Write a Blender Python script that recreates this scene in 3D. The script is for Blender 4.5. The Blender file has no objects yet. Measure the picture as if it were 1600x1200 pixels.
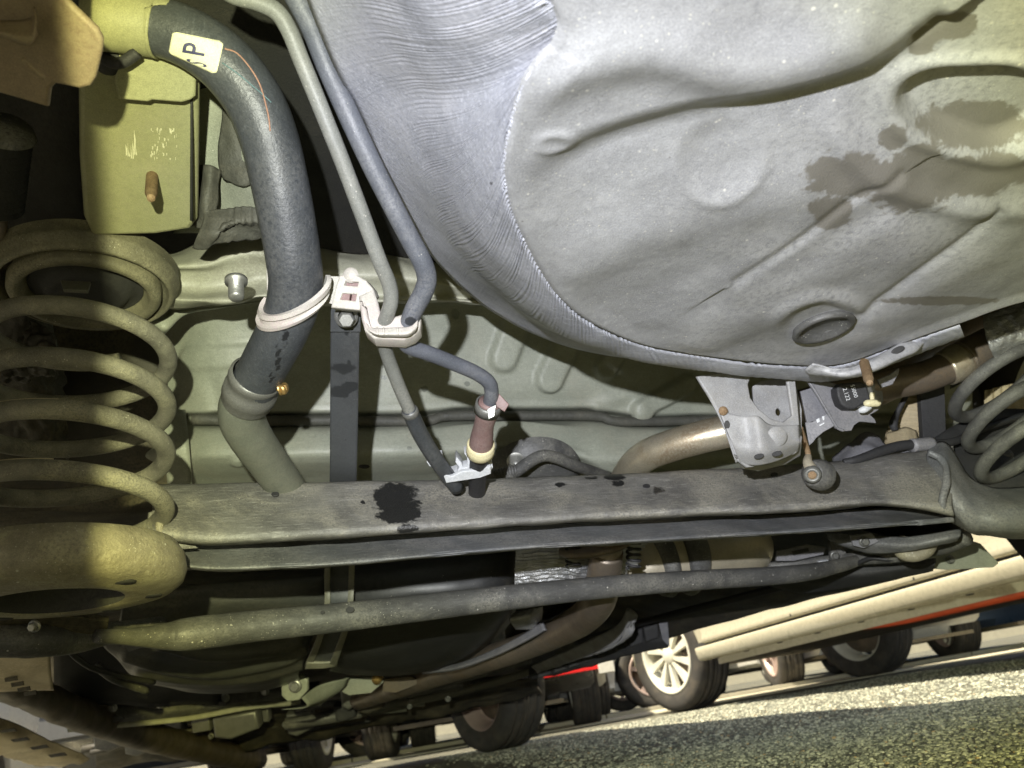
import bpy, bmesh, math, random
import numpy as np
from mathutils import Vector, Matrix, noise as mnoise

random.seed(7); rng = np.random.default_rng(7)
sc = bpy.context.scene
COL = sc.collection

# ------------------------------------------------------------------ camera
FPX, W, H = 1202., 1600, 1200
YAW, PITCH, ROLL = math.radians(17), math.radians(23.05), math.radians(9.7)
CAM = np.array([0, 0, .14])
fw = np.array([math.sin(YAW)*math.cos(PITCH), math.cos(YAW)*math.cos(PITCH), math.sin(PITCH)])
r0 = np.array([math.cos(YAW), -math.sin(YAW), 0]); u0 = np.cross(r0, fw)
rt = math.cos(ROLL)*r0 - math.sin(ROLL)*u0
up = math.sin(ROLL)*r0 + math.cos(ROLL)*u0
cd = bpy.data.cameras.new('camera'); cam = bpy.data.objects.new('camera', cd); COL.objects.link(cam)
cd.sensor_width = 36; cd.lens = 36*FPX/W; cd.clip_start = .01; cd.clip_end = 2000
CAMROT = Matrix(((rt[0], up[0], -fw[0]), (rt[1], up[1], -fw[1]), (rt[2], up[2], -fw[2])))
cam.matrix_world = Matrix.Translation(Vector(CAM)) @ CAMROT.to_4x4()
cd.dof.use_dof = True; cd.dof.focus_distance = .6; cd.dof.aperture_fstop = 14
sc.camera = cam

# ------------------------------------------------------------------ sky, sun, torch, exposure
SUN_DIR = Vector((-.74, -.30, 1.40)).normalized()          # towards the sun
elev = math.asin(SUN_DIR.z); azim = math.atan2(SUN_DIR.x, SUN_DIR.y)
world = bpy.data.worlds.new('World'); sc.world = world; world.use_nodes = True
wn = world.node_tree.nodes; wl = world.node_tree.links
sky = wn.new('ShaderNodeTexSky'); sky.sky_type = 'NISHITA'; sky.sun_disc = False
sky.sun_elevation = elev; sky.sun_rotation = azim; sky.dust_density = 2.5
wl.new(sky.outputs[0], wn['Background'].inputs[0]); wn['Background'].inputs[1].default_value = .052
sd = bpy.data.lights.new('sun', 'SUN'); sd.energy = 4.8; sd.angle = math.radians(.5); sd.color = (1, .9, .68)
sun = bpy.data.objects.new('sun', sd); COL.objects.link(sun)
sun.rotation_euler = SUN_DIR.to_track_quat('Z', 'Y').to_euler(); sun.location = (-4, -3, 6)
# the LED torch beside the lens that lights the underside in the photograph
td = bpy.data.lights.new('torch', 'POINT'); td.energy = 1.0; td.shadow_soft_size = .0035
torch = bpy.data.objects.new('torch', td); COL.objects.link(torch)
TPOS = CAM - .044*rt + .066*up
torch.matrix_world = Matrix.Translation(Vector(TPOS)) @ CAMROT.to_4x4()
td.use_nodes = True
n = td.node_tree.nodes; l = td.node_tree.links
em = n['Emission']
tc = n.new('ShaderNodeTexCoord'); sp = n.new('ShaderNodeSeparateXYZ'); l.new(tc.outputs['Normal'], sp.inputs[0])
def lm(op, a, b=None, c=None):
    m = n.new('ShaderNodeMath'); m.operation = op
    for i, v in enumerate((a, b, c)):
        if v is None: continue
        if isinstance(v, (int, float)): m.inputs[i].default_value = v
        else: l.new(v, m.inputs[i])
    return m.outputs[0]
az = lm('MAXIMUM', lm('ABSOLUTE', sp.outputs[2]), .05)
lx = lm('DIVIDE', sp.outputs[0], az); ly = lm('DIVIDE', sp.outputs[1], az)
TORCH_SIGN = 1.0
lx = lm('MULTIPLY', lx, TORCH_SIGN); ly = lm('MULTIPLY', ly, TORCH_SIGN)
rx = lm('SUBTRACT', lx, .20); ry = lm('SUBTRACT', ly, .01)
rad = lm('SQRT', lm('ADD', lm('MULTIPLY', rx, rx), lm('MULTIPLY', lm('MULTIPLY', ry, ry), 1.1)))
cr = n.new('ShaderNodeValToRGB'); l.new(rad, cr.inputs[0])
e = cr.color_ramp.elements
e[0].position = .0; e[0].color = (.93, .95, 1.0, 1)
e[1].position = .78; e[1].color = (1.0, .94, .30, 1)
x = e.new(.40); x.color = (.94, .955, 1.0, 1)
x = e.new(.58); x.color = (.97, 1.0, .68, 1)
l.new(cr.outputs[0], em.inputs['Color'])
ms = n.new('ShaderNodeMapRange'); ms.interpolation_type = 'SMOOTHSTEP'      # the hard left limit of the beam
l.new(lx, ms.inputs[0]); ms.inputs[1].default_value = -.468; ms.inputs[2].default_value = -.432
lf = n.new('ShaderNodeLightFalloff'); lf.inputs['Strength'].default_value = 19.5; lf.inputs['Smooth'].default_value = 0
l.new(lm('MULTIPLY', lf.outputs['Linear'], ms.outputs[0]), em.inputs['Strength'])

vs = sc.view_settings; vs.view_transform = 'Standard'; vs.look = 'None'; vs.exposure = 1.2; vs.gamma = 1
sc.display_settings.display_device = 'sRGB'
try: vs.use_curve_mapping = False
except Exception: pass

# ------------------------------------------------------------------ pixel helpers (a sight line cut at a real depth)
def ray(x, y): return fw + (x-W/2)/FPX*rt - (y-H/2)/FPX*up
def at(x, y, d): return CAM + ray(x, y)*d
def onz(x, y, z):
    v = ray(x, y); return CAM + v*((z-CAM[2])/v[2])
def ony(x, y, Y):
    v = ray(x, y); return CAM + v*((Y-CAM[1])/v[1])
def proj(P):
    q = np.asarray(P)-CAM; d = q@fw
    return W/2+FPX*(q@rt)/d, H/2-FPX*(q@up)/d, d
def P3(p):
    """(px,py,depth) or ('y',px,py,Y) or ('z',px,py,z) or ('w',x,y,z)"""
    if isinstance(p[0], str):
        k = p[0]
        return ony(*p[1:]) if k == 'y' else onz(*p[1:]) if k == 'z' else np.array(p[1:], float)
    return at(*p)

# ------------------------------------------------------------------ materials
MATS = {}
def M(name, c1, c2=None, scale=25, rough=.6, metal=0., bump=.25, bscale=500, dust=None, dusta=.5, speck=0., stain=None, srough=.35,
      spec=.5, wave=None, contrast=.42, streak=0., sdir=(1, 9, 9)):
    m = bpy.data.materials.new(name); m.use_nodes = True
    N = m.node_tree.nodes; L = m.node_tree.links; b = N['Principled BSDF']
    tc = N.new('ShaderNodeTexCoord'); co = tc.outputs['Object']
    def noise(s, det=6, dist=0.):
        t = N.new('ShaderNodeTexNoise'); t.inputs['Scale'].default_value = s; t.inputs['Detail'].default_value = det
        t.inputs['Roughness'].default_value = .62; t.inputs['Distortion'].default_value = dist; L.new(co, t.inputs['Vector']); return t.outputs[0]
    def ramp(src, a, bb):
        r = N.new('ShaderNodeMapRange'); r.interpolation_type = 'SMOOTHSTEP'; L.new(src, r.inputs[0])
        r.inputs[1].default_value = a; r.inputs[2].default_value = bb; return r.outputs[0]
    def mix(f, a, bb):
        x = N.new('ShaderNodeMix'); x.data_type = 'RGBA'
        if isinstance(f, float): x.inputs[0].default_value = f
        else: L.new(f, x.inputs[0])
        for i, v in ((6, a), (7, bb)):
            if isinstance(v, tuple): x.inputs[i].default_value = (*v[:3], 1)
            else: L.new(v, x.inputs[i])
        return x.outputs[2]
    def mul(a, v):
        x = N.new('ShaderNodeMath'); x.operation = 'MULTIPLY'; L.new(a, x.inputs[0])
        if isinstance(v, float): x.inputs[1].default_value = v
        else: L.new(v, x.inputs[1])
        return x.outputs[0]
    c2 = c2 or tuple(v*.7 for v in c1)
    n1 = noise(scale); c = mix(ramp(n1, .5-contrast/2, .5+contrast/2), c1, c2)
    fine = noise(scale*14, 4)
    c = mix(mul(ramp(fine, .42, .68), .35), c, tuple(v*.62 for v in c1))
    grain = noise(1500, 2); c = mix(mul(ramp(grain, .50, .66), .30), c, tuple(min(1, v*1.45+.02) for v in c1)); c = mix(mul(ramp(grain, .47, .34), .35), c, tuple(v*.5 for v in c1))
    if streak:
        mp = N.new('ShaderNodeMapping'); mp.inputs['Scale'].default_value = sdir; L.new(co, mp.inputs['Vector'])
        t = N.new('ShaderNodeTexNoise'); t.inputs['Scale'].default_value = 55; t.inputs['Detail'].default_value = 7; t.inputs['Roughness'].default_value = .7; L.new(mp.outputs[0], t.inputs['Vector'])
        c = mix(mul(ramp(t.outputs[0], .52, .72), float(streak)), c, tuple(min(1, v*2.0+.05) for v in c1)); c = mix(mul(ramp(t.outputs[0], .46, .30), float(streak)), c, tuple(v*.4 for v in c1))
    if dust:
        nd = noise(scale*.7, 8, .6); g = noise(scale*22, 3)
        f = mul(mul(ramp(nd, .42, .66), ramp(g, .3, .6)), float(dusta)); c = mix(f, c, dust)
    if speck:
        v = N.new('ShaderNodeTexVoronoi'); v.inputs['Scale'].default_value = 330; L.new(co, v.inputs['Vector'])
        ns = noise(60, 2)
        if speck > .6:
            v3 = N.new('ShaderNodeTexVoronoi'); v3.inputs['Scale'].default_value = 120; L.new(co, v3.inputs['Vector']); n9 = noise(32, 3)
            c = mix(mul(ramp(v3.outputs['Distance'], .13, .06), mul(ramp(n9, .50, .60), .75)), c, (.72, .70, .64))
            c = mix(mul(ramp(v3.outputs['Distance'], .10, .05), mul(ramp(n9, .47, .38), .6)), c, (.10, .09, .075))
        f = mul(ramp(v.outputs['Distance'], .16, .08), mul(ramp(ns, .62-speck*.2, .72-speck*.2), .8)); c = mix(f, c, (.62, .6, .52))
    rgh = N.new('ShaderNodeMapRange'); L.new(n1, rgh.inputs[0]); rgh.inputs[1].default_value = .3; rgh.inputs[2].default_value = .7
    rgh.inputs[3].default_value = max(.05, rough-.1); rgh.inputs[4].default_value = min(1, rough+.12); ro = rgh.outputs[0]
    if stain:
        a = N.new('ShaderNodeAttribute'); a.attribute_name = 'stain'
        ad = N.new('ShaderNodeMath'); ad.operation = 'ADD'; L.new(a.outputs['Fac'], ad.inputs[0])
        nn = noise(120, 9, .5); s2 = N.new('ShaderNodeMath'); s2.operation = 'MULTIPLY_ADD'; L.new(nn, s2.inputs[0]); s2.inputs[1].default_value = 1.15; s2.inputs[2].default_value = -.575
        L.new(s2.outputs[0], ad.inputs[1])
        f = ramp(ad.outputs[0], .40, .60)
        c = mix(f, c, stain)
        mr = N.new('ShaderNodeMix'); mr.data_type = 'FLOAT'; L.new(f, mr.inputs[0]); L.new(ro, mr.inputs[2]); mr.inputs[3].default_value = srough; ro = mr.outputs[0]
    L.new(c, b.inputs['Base Color']); L.new(ro, b.inputs['Roughness'])
    b.inputs['Metallic'].default_value = metal; b.inputs['Specular IOR Level'].default_value = spec
    if bump:
        hb = noise(bscale, 3); h2 = noise(scale*3, 4)
        ad = N.new('ShaderNodeMath'); ad.operation = 'MULTIPLY_ADD'; L.new(h2, ad.inputs[0]); ad.inputs[1].default_value = 1.6; L.new(hb, ad.inputs[2])
        src = ad.outputs[0]
        bp = N.new('ShaderNodeBump'); bp.inputs['Strength'].default_value = bump; bp.inputs['Distance'].default_value = .0012
        L.new(src, bp.inputs['Height']); L.new(bp.outputs[0], b.inputs['Normal'])
    MATS[name] = m; return m
def plain(name, c, rough=.5, metal=0., emit=None):
    m = bpy.data.materials.new(name); m.use_nodes = True; b = m.node_tree.nodes['Principled BSDF']
    b.inputs['Base Color'].default_value = (*c, 1); b.inputs['Roughness'].default_value = rough; b.inputs['Metallic'].default_value = metal
    MATS[name] = m; return m

M('floor_paint', (.31, .325, .265), (.22, .235, .19), 16, .5, streak=.12, dust=(.34, .32, .25), dusta=.35, speck=.1, stain=(.16, .17, .14), bump=.3)
M('well_paint', (.35, .353, .365), (.25, .252, .262), 12, .45, streak=.16, sdir=(3, 3, 3), dust=(.44, .44, .445), dusta=.8, stain=(.19, .18, .162), srough=.32, bump=.3, bscale=900, speck=.9)
M('well_wall', (.42, .43, .48), (.29, .30, .345), 22, .40, streak=.5, dust=(.5, .5, .54), dusta=.6, bump=.3, bscale=450, speck=.2)
M('rail_paint', (.30, .30, .17), (.25, .25, .13), 16, .55, dust=(.3, .28, .2), dusta=.3, stain=(.60, .58, .42), srough=.7, bump=.12)
M('cross_paint', (.44, .44, .35), (.30, .30, .22), 18, .5, dust=(.20, .19, .15), dusta=.5, bump=.2, speck=.1)
M('sealant', (.055, .055, .047), (.08, .08, .065), 30, .65, bump=.7, bscale=160, dust=(.15, .14, .11), dusta=.4)
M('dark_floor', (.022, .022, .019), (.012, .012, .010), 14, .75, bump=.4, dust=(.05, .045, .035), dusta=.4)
M('rubber', (.062, .068, .074), (.034, .038, .042), 18, .40, streak=.3, sdir=(9, 9, 1), dust=(.17, .17, .16), dusta=.35, stain=(.02, .021, .023), bump=.3)
M('tube_light', (.215, .22, .2), (.15, .155, .14), 25, .5, dust=(.38, .37, .32), dusta=.35, speck=.35, bump=.15)
M('tube_blue', (.12, .128, .15), (.075, .082, .097), 25, .5, dust=(.28, .28, .28), dusta=.45, speck=.25, bump=.25, stain=(.04, .042, .046))
M('neck_metal', (.20, .21, .17), (.15, .16, .13), 14, .45, dust=(.26, .25, .2), dusta=.5, metal=.2, bump=.2)
M('white_plastic', (.56, .55, .48), (.47, .43, .38), 20, .5, dust=(.54, .43, .44), dusta=.5, bump=.15)
M('white_clean', (.62, .63, .65), (.55, .57, .58), 20, .45, bump=.06)
M('sticker_paper', (.78, .76, .55), (.74, .72, .5), 10, .6, bump=.03)
M('ink', (.05, .05, .12), (.05, .05, .12), 10, .6, bump=0)
M('strap_black', (.065, .07, .073), (.055, .058, .06), 20, .5, dust=(.13, .13, .125), dusta=.4, speck=.1, stain=(.028, .03, .032), bump=.1)
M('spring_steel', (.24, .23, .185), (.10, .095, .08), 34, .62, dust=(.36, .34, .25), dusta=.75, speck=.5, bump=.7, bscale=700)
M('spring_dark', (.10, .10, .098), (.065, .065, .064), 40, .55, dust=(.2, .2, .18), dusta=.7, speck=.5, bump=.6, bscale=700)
M('seat_steel', (.17, .16, .11), (.09, .085, .06), 26, .55, dust=(.3, .28, .19), dusta=.7, speck=.5, bump=.5)
M('beam_steel', (.205, .20, .185), (.095, .093, .088), 24, .5, streak=.65, dust=(.36, .34, .28), dusta=.7, speck=.55, stain=(.022, .022, .022), srough=.3, bump=.6, bscale=600)
M('lower_flange_steel', (.135, .14, .145), (.08, .082, .085), 20, .5, streak=.5, dust=(.3, .29, .27), dusta=.5, speck=.4, bump=.35)
M('perch_steel', (.29, .265, .20), (.17, .15, .11), 22, .5, dust=(.46, .43, .28), dusta=.9, speck=1.2, bump=.6, streak=.3, sdir=(3, 3, 3))
M('rod_steel', (.095, .095, .092), (.05, .05, .049), 22, .5, streak=.4, dust=(.3, .29, .25), dusta=.5, speck=.7, bump=.3)
M('tank_plastic', (.022, .023, .024), (.030, .031, .031), 9, .42, dust=(.07, .07, .065), dusta=.4, speck=.2, bump=.08)
M('tank_grey', (.055, .056, .05), (.036, .037, .033), 12, .38, dust=(.14, .13, .1), dusta=.5, bump=.2, streak=.15)
M('steel_pipe', (.62, .57, .45), (.48, .42, .30), 18, .36, metal=.7, dust=(.28, .17, .09), dusta=.55, bump=.12, spec=.5)
M('burnt_pipe', (.24, .20, .155), (.13, .11, .09), 16, .42, metal=.5, dust=(.26, .19, .12), dusta=.6, bump=.25)
M('shield_alu', (.52, .53, .54), (.42, .43, .44), 60, .42, metal=.7, dust=(.3, .26, .18), dusta=.35, bump=1.0, bscale=230)
M('muffler_steel', (.50, .45, .34), (.36, .32, .24), 12, .42, metal=.3, dust=(.42, .38, .28), dusta=.5, bump=.15)
M('bracket_paint', (.38, .38, .385), (.24, .24, .242), 30, .5, dust=(.30, .28, .24), dusta=.4, bump=.2, speck=.2)
M('hanger_steel', (.19, .19, .205), (.13, .13, .142), 22, .5, dust=(.3, .29, .29), dusta=.5, bump=.2)
M('black_rubber', (.022, .022, .024), (.032, .032, .033), 22, .6, bump=.3)
M('yellow_plastic', (.70, .63, .36), (.66, .6, .4), 20, .5, bump=.05)
M('rust_bolt', (.33, .23, .13), (.24, .15, .08), 60, .65, metal=.3, bump=.6, bscale=900)
M('zinc', (.45, .45, .43), (.36, .36, .33), 60, .4, metal=.7, bump=.15)
M('brass_screw', (.62, .42, .16), (.45, .28, .1), 60, .4, metal=.8, bump=.2)
M('clamp_steel', (.22, .22, .2), (.15, .15, .14), 30, .45, metal=.4, bump=.15)
M('sleeve_red', (.22, .13, .12), (.17, .11, .10), 30, .55, dust=(.3, .25, .23), dusta=.4, bump=.2)
M('plate_brown', (.26, .20, .13), (.20, .15, .10), 12, .55, dust=(.33, .28, .18), dusta=.5, bump=.2)
M('sill_brown', (.12, .095, .062), (.07, .055, .036), 14, .5, dust=(.24, .2, .13), dusta=.6, bump=.4, speck=.3)
M('liner_sun_tint', (.45, .38, .24), (.37, .30, .18), 20, .7, bump=.4, bscale=200)  # warm daylight put into the base colour of the liner
M('liner_black', (.03, .03, .032), (.04, .04, .04), 15, .7, bump=.3, dust=(.09, .09, .08), dusta=.4)
M('underseal', (.055, .05, .038), (.028, .025, .02), 14, .55, dust=(.17, .145, .09), dusta=.6, bump=.4)
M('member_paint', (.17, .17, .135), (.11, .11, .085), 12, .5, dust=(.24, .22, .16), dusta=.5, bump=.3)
M('sill_tan', (.66, .57, .38), (.52, .44, .28), 12, .6, bump=.6, bscale=80, dust=(.2, .16, .1), dusta=.5)
M('tyre_rubber', (.045, .042, .038), (.032, .03, .028), 14, .8, bump=.4, bscale=250, dust=(.12, .10, .075), dusta=.5)
M('rim_silver', (.70, .69, .60), (.62, .60, .50), 10, .45, metal=.0, bump=.03)
M('rim_pink', (.52, .40, .36), (.44, .34, .3), 10, .4, metal=.3, bump=.03)
M('paint_cream', (.50, .47, .36), (.48, .45, .345), 4, .28, bump=0)
M('paint_red', (.6, .03, .03), (.4, .02, .02), 4, .3, bump=0)
M('paint_white', (.70, .69, .64), (.66, .65, .6), 4, .3, bump=0)
M('paint_grey', (.14, .14, .14), (.12, .12, .12), 4, .3, bump=0)
M('paint_blue', (.05, .08, .14), (.05, .07, .12), 4, .3, bump=0)
M('under_dirt', (.16, .14, .10), (.10, .085, .06), 6, .8, bump=.4)
M('orange_red', (.62, .10, .035), (.52, .07, .02), 8, .45, bump=.05)
M('glass_dark', (.02, .025, .03), (.02, .025, .03), 4, .08, bump=0)
M('lamp_red', (.75, .03, .03), (.7, .02, .02), 6, .25, bump=0)
M('lamp_clear', (.8, .8, .78), (.7, .7, .7), 6, .2, bump=0)
M('scratch_white', (.66, .64, .46), (.6, .58, .4), 80, .8, bump=.2)
M('crayon_orange', (.36, .20, .14), (.30, .17, .12), 80, .8, bump=0)
M('crayon_teal', (.12, .20, .215), (.11, .18, .19), 80, .8, bump=0)

# ------------------------------------------------------------------ building helpers
class G: pass
def prop(o, label=None, cat=None, group=None, kind=None):
    if label: o['label'] = label
    if cat: o['category'] = cat
    if group: o['group'] = group
    if kind: o['kind'] = kind
    return o
def thing(name, label, cat, loc, group=None):
    o = bpy.data.objects.new(name, None); COL.objects.link(o); o.location = Vector(loc); o.empty_display_size = .02
    return prop(o, label, cat, group)
def root_loc(p):
    o = p
    while o.parent: o = o.parent
    return np.array(o.location)
def mk(name, V, F, mat, parent=None, smooth=True, attr=None, loc=None, uv=None):
    V = np.asarray(V, float)
    base = root_loc(parent) if parent else (np.asarray(loc, float) if loc is not None else np.zeros(3))
    me = bpy.data.meshes.new(name); me.from_pydata((V-base).tolist(), [], F); me.update()
    me.materials.append(MATS[mat] if isinstance(mat, str) else mat)
    if smooth: me.polygons.foreach_set('use_smooth', [True]*len(me.polygons))
    if attr is not None:
        a = me.attributes.new('stain', 'FLOAT', 'POINT'); a.data.foreach_set('value', np.asarray(attr, float))
    o = bpy.data.objects.new(name, me); COL.objects.link(o)
    if parent: o.parent = parent
    else: o.location = Vector(base)
    return o
def catmull(P, s, closed=False):
    P = np.asarray(P, float); n = len(P); out = []
    if n < 3 and not closed:
        return np.array([P[0]+(P[-1]-P[0])*t for t in np.linspace(0, 1, s+1)])
    rng_ = range(n if closed else n-1)
    for i in rng_:
        if closed: a, b, c, d = P[(i-1) % n], P[i], P[(i+1) % n], P[(i+2) % n]
        else:
            b, c = P[i], P[i+1]; a = P[i-1] if i > 0 else 2*b-c; d = P[i+2] if i+2 < n else 2*c-b
        for k in range(s):
            t = k/s
            out.append(.5*((2*b)+(-a+c)*t+(2*a-5*b+4*c-d)*t*t+(-a+3*b-3*c+d)*t**3))
    if not closed: out.append(P[-1])
    return np.array(out)
def nz(p, s, seed=0.):
    return mnoise.noise(Vector((p[0]*s+seed, p[1]*s-seed, p[2]*s+seed*.5)))
def stain_attr(V, spots):
    x, y, d = proj(V); s = np.zeros(len(V))
    for (cx, cy, ax, ay) in spots:
        q = np.sqrt(((x-cx)/ax)**2+((y-cy)/ay)**2); s = np.maximum(s, np.clip(1.25-.75*q, 0, 1.2))
    return s
def gridmesh(Gd, flip=False):
    R, C_ = Gd.shape[:2]; F = []
    for i in range(R-1):
        for j in range(C_-1):
            a, b, c, d = i*C_+j, i*C_+j+1, (i+1)*C_+j+1, (i+1)*C_+j
            F.append((a, d, c, b) if not flip else (a, b, c, d))
    return Gd.reshape(-1, 3), F
def normals(Gd):
    du = np.gradient(Gd, axis=1); dv = np.gradient(Gd, axis=0); n_ = np.cross(dv, du); n_ /= np.linalg.norm(n_, axis=2, keepdims=True)+1e-12
    s = np.sum(n_*(CAM-Gd), axis=2, keepdims=True); return n_*np.where(s.mean() < 0, -1, 1)
def sheet(name, rows, mat, parent=None, su=6, sv=6, thick=.0015, disp=None, spots=None, bumps=0., bs=30., loc=None, smooth=True, sharp=False):
    """pressed sheet through rows of control points; first row at the top of the picture"""
    Gd = np.array([[P3(p) for p in r] for r in rows])
    if sharp: f = lambda A, s: np.concatenate([np.array([A[i]+(A[i+1]-A[i])*k/s for k in range(s)]) for i in range(len(A)-1)]+[A[-1:]])
    else: f = catmull
    Gd = np.array([f(r, su) for r in Gd]); Gd = np.array([f(Gd[:, j], sv) for j in range(Gd.shape[1])]).transpose(1, 0, 2)
    if disp or bumps:
        N_ = normals(Gd); h = np.zeros(Gd.shape[:2])
        if bumps: h += bumps*np.array([[nz(p, bs) for p in r] for r in Gd])
        if disp:
            x, y, d = proj(Gd.reshape(-1, 3)); h += disp(x, y).reshape(h.shape)
        Gd = Gd + N_*h[..., None]
    V, F = gridmesh(Gd)
    # make faces look at the camera
    a, b, c, d = F[len(F)//2]; nn = np.cross(V[b]-V[a], V[c]-V[a])
    if nn@(CAM-V[a]) < 0: F = [t[::-1] for t in F]
    o = mk(name, V, F, mat, parent, smooth, stain_attr(V, spots) if spots is not None else None, loc=loc if parent is None else None)
    if thick:
        md = o.modifiers.new('thick', 'SOLIDIFY'); md.thickness = thick; md.offset = -1
    return o
def frames(P):
    T = np.gradient(P, axis=0); T /= np.linalg.norm(T, axis=1, keepdims=True)+1e-12
    a = np.array([0, 0, 1.]) if abs(T[0][2]) < .9 else np.array([1., 0, 0])
    n_ = a-T[0]*(a@T[0]); n_ /= np.linalg.norm(n_); Ns = [n_]
    for i in range(1, len(P)):
        v = Ns[-1]-T[i]*(Ns[-1]@T[i]); Ns.append(v/np.linalg.norm(v))
    Ns = np.array(Ns); return T, Ns, np.cross(T, Ns)
def tube_vf(P, R, seg=20, cap=True, flat=None):
    T, N_, B = frames(P); th = np.linspace(0, 2*math.pi, seg, endpoint=False)
    R = np.broadcast_to(np.asarray(R, float), (len(P),))
    V = np.concatenate([P[i]+R[i]*(np.cos(th)[:, None]*N_[i]+np.sin(th)[:, None]*B[i]) for i in range(len(P))])
    F = [(i*seg+j, i*seg+(j+1) % seg, (i+1)*seg+(j+1) % seg, (i+1)*seg+j) for i in range(len(P)-1) for j in range(seg)]
    if cap:
        F.append(tuple(range(seg))[::-1]); F.append(tuple((len(P)-1)*seg+j for j in range(seg)))
    return V, F
def tube(name, pts, r, mat, parent=None, sub=8, seg=20, spots=None, wob=0., loc=None, cap=True):
    """tube through control points; r in metres, one value or one per control point"""
    P = np.array([P3(p) for p in pts]); 
    R = np.asarray(r if np.ndim(r) else [r]*len(P), float)
    Q = catmull(np.c_[P, R], sub) if len(P) > 1 else None
    V, F = tube_vf(Q[:, :3], np.maximum(Q[:, 3], 1e-4), seg, cap)
    if wob: V = V+np.array([[nz(v, 60), nz(v, 60, 5), nz(v, 60, 9)] for v in V])*wob
    return mk(name, V, F, mat, parent, True, stain_attr(V, spots) if spots is not None else None, loc=loc if loc is not None else (P[0] if parent is None else None))
def lathe_vf(prof, c, ax, seg=32, a0=0., a1=2*math.pi):
    ax = np.asarray(ax, float); ax /= np.linalg.norm(ax)
    t = np.array([1., 0, 0]) if abs(ax[0]) < .8 else np.array([0, 1., 0]); n_ = t-ax*(t@ax); n_ /= np.linalg.norm(n_); b = np.cross(ax, n_)
    full = abs(a1-a0-2*math.pi) < 1e-6
    th = np.linspace(a0, a1, seg, endpoint=not full); k = len(th)
    V = np.concatenate([c+ax*z+r*(np.cos(th)[:, None]*n_+np.sin(th)[:, None]*b) for (r, z) in prof]); F = []
    for i in range(len(prof)-1):
        for j in range(k if full else k-1):
            F.append((i*k+j, i*k+(j+1) % k, (i+1)*k+(j+1) % k, (i+1)*k+j))
    return V, F
def lathe(name, prof, c, ax, mat, parent=None, seg=32, loc=None, smooth=True, **k):
    V, F = lathe_vf(prof, np.asarray(c), ax, seg, **k); o = mk(name, V, F, mat, parent, smooth, loc=loc if loc is not None else (c if parent is None else None))
    return o
def autos(o, deg=35):
    o.data.polygons.foreach_set('use_smooth', [True]*len(o.data.polygons))
    bm = bmesh.new(); bm.from_mesh(o.data)
    for e_ in bm.edges:
        if len(e_.link_faces) == 2 and e_.calc_face_angle(0) > math.radians(deg): e_.smooth = False
    bm.to_mesh(o.data); bm.free(); return o
def fill2d(splines, thick, bevel):
    cu = bpy.data.curves.new('tmp', 'CURVE'); cu.dimensions = '2D'; cu.fill_mode = 'BOTH'; cu.extrude = thick/2; cu.bevel_depth = bevel; cu.bevel_resolution = 2
    for s in splines:
        q = cu.splines.new('POLY'); q.points.add(len(s)-1); q.use_cyclic_u = True
        for p, (a, b) in zip(q.points, s): p.co = (a, b, 0, 1)
    ob = bpy.data.objects.new('tmp', cu); COL.objects.link(ob); dg = bpy.context.evaluated_depsgraph_get(); dg.update()
    me = ob.evaluated_get(dg).to_mesh(); V = np.array([v.co[:] for v in me.vertices]); F = [tuple(p.vertices) for p in me.polygons]
    ob.evaluated_get(dg).to_mesh_clear(); bpy.data.objects.remove(ob); bpy.data.curves.remove(cu); return V, F
def plate(name, out, plane, thick, mat, parent=None, holes=(), bevel=.0006, smoothn=0, loc=None, spots=None, back=True):
    """solid plate: outline in picture points laid on a real plane (depth number, or three (px,py,d) points), with thickness"""
    if np.ndim(plane) == 0: p0 = at(800, 600, plane); nrm = -fw
    else:
        a, b, c = [P3(p) for p in plane]; nrm = np.cross(b-a, c-a); nrm /= np.linalg.norm(nrm); p0 = a
        if nrm@(CAM-p0) < 0: nrm = -nrm
    e1 = np.cross(up, nrm); e1 /= np.linalg.norm(e1); e2 = np.cross(nrm, e1)
    def loc2(p):
        v = ray(*p); t = ((p0-CAM)@nrm)/(v@nrm); q = CAM+v*t-p0; return (q@e1, q@e2)
    S = []
    for s in [out]+list(holes):
        s = np.array([loc2(p) for p in s]); 
        if smoothn: s = catmull(s, smoothn, True)
        S.append(s)
    V, F = fill2d(S, max(thick-2*bevel, 1e-4), bevel)
    off = -thick/2 if back else 0
    V = p0+V[:, :1]*e1+V[:, 1:2]*e2+(V[:, 2:3]+off)*nrm
    o = mk(name, V, F, mat, parent, True, stain_attr(V, spots) if spots is not None else None, loc=loc if loc is not None else (V.mean(0) if parent is None else None))
    return autos(o)
def ell(cx, cy, a, b, rot=0, n_=20):
    r = math.radians(rot)
    return [(cx+a*math.cos(t)*math.cos(r)-b*math.sin(t)*math.sin(r), cy+a*math.cos(t)*math.sin(r)+b*math.sin(t)*math.cos(r)) for t in np.linspace(0, 2*math.pi, n_, endpoint=False)]
def text2d(s, bold=0.):
    cu = bpy.data.curves.new('tmp', 'FONT'); cu.body = s; cu.size = 1; cu.align_x = 'CENTER'; cu.align_y = 'CENTER'; cu.offset = bold
    ob = bpy.data.objects.new('tmp', cu); COL.objects.link(ob); dg = bpy.context.evaluated_depsgraph_get(); dg.update()
    me = ob.evaluated_get(dg).to_mesh(); V = np.array([v.co[:] for v in me.vertices]); F = [tuple(p.vertices) for p in me.polygons]
    ob.evaluated_get(dg).to_mesh_clear(); bpy.data.objects.remove(ob); bpy.data.curves.remove(cu); return V, F
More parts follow.
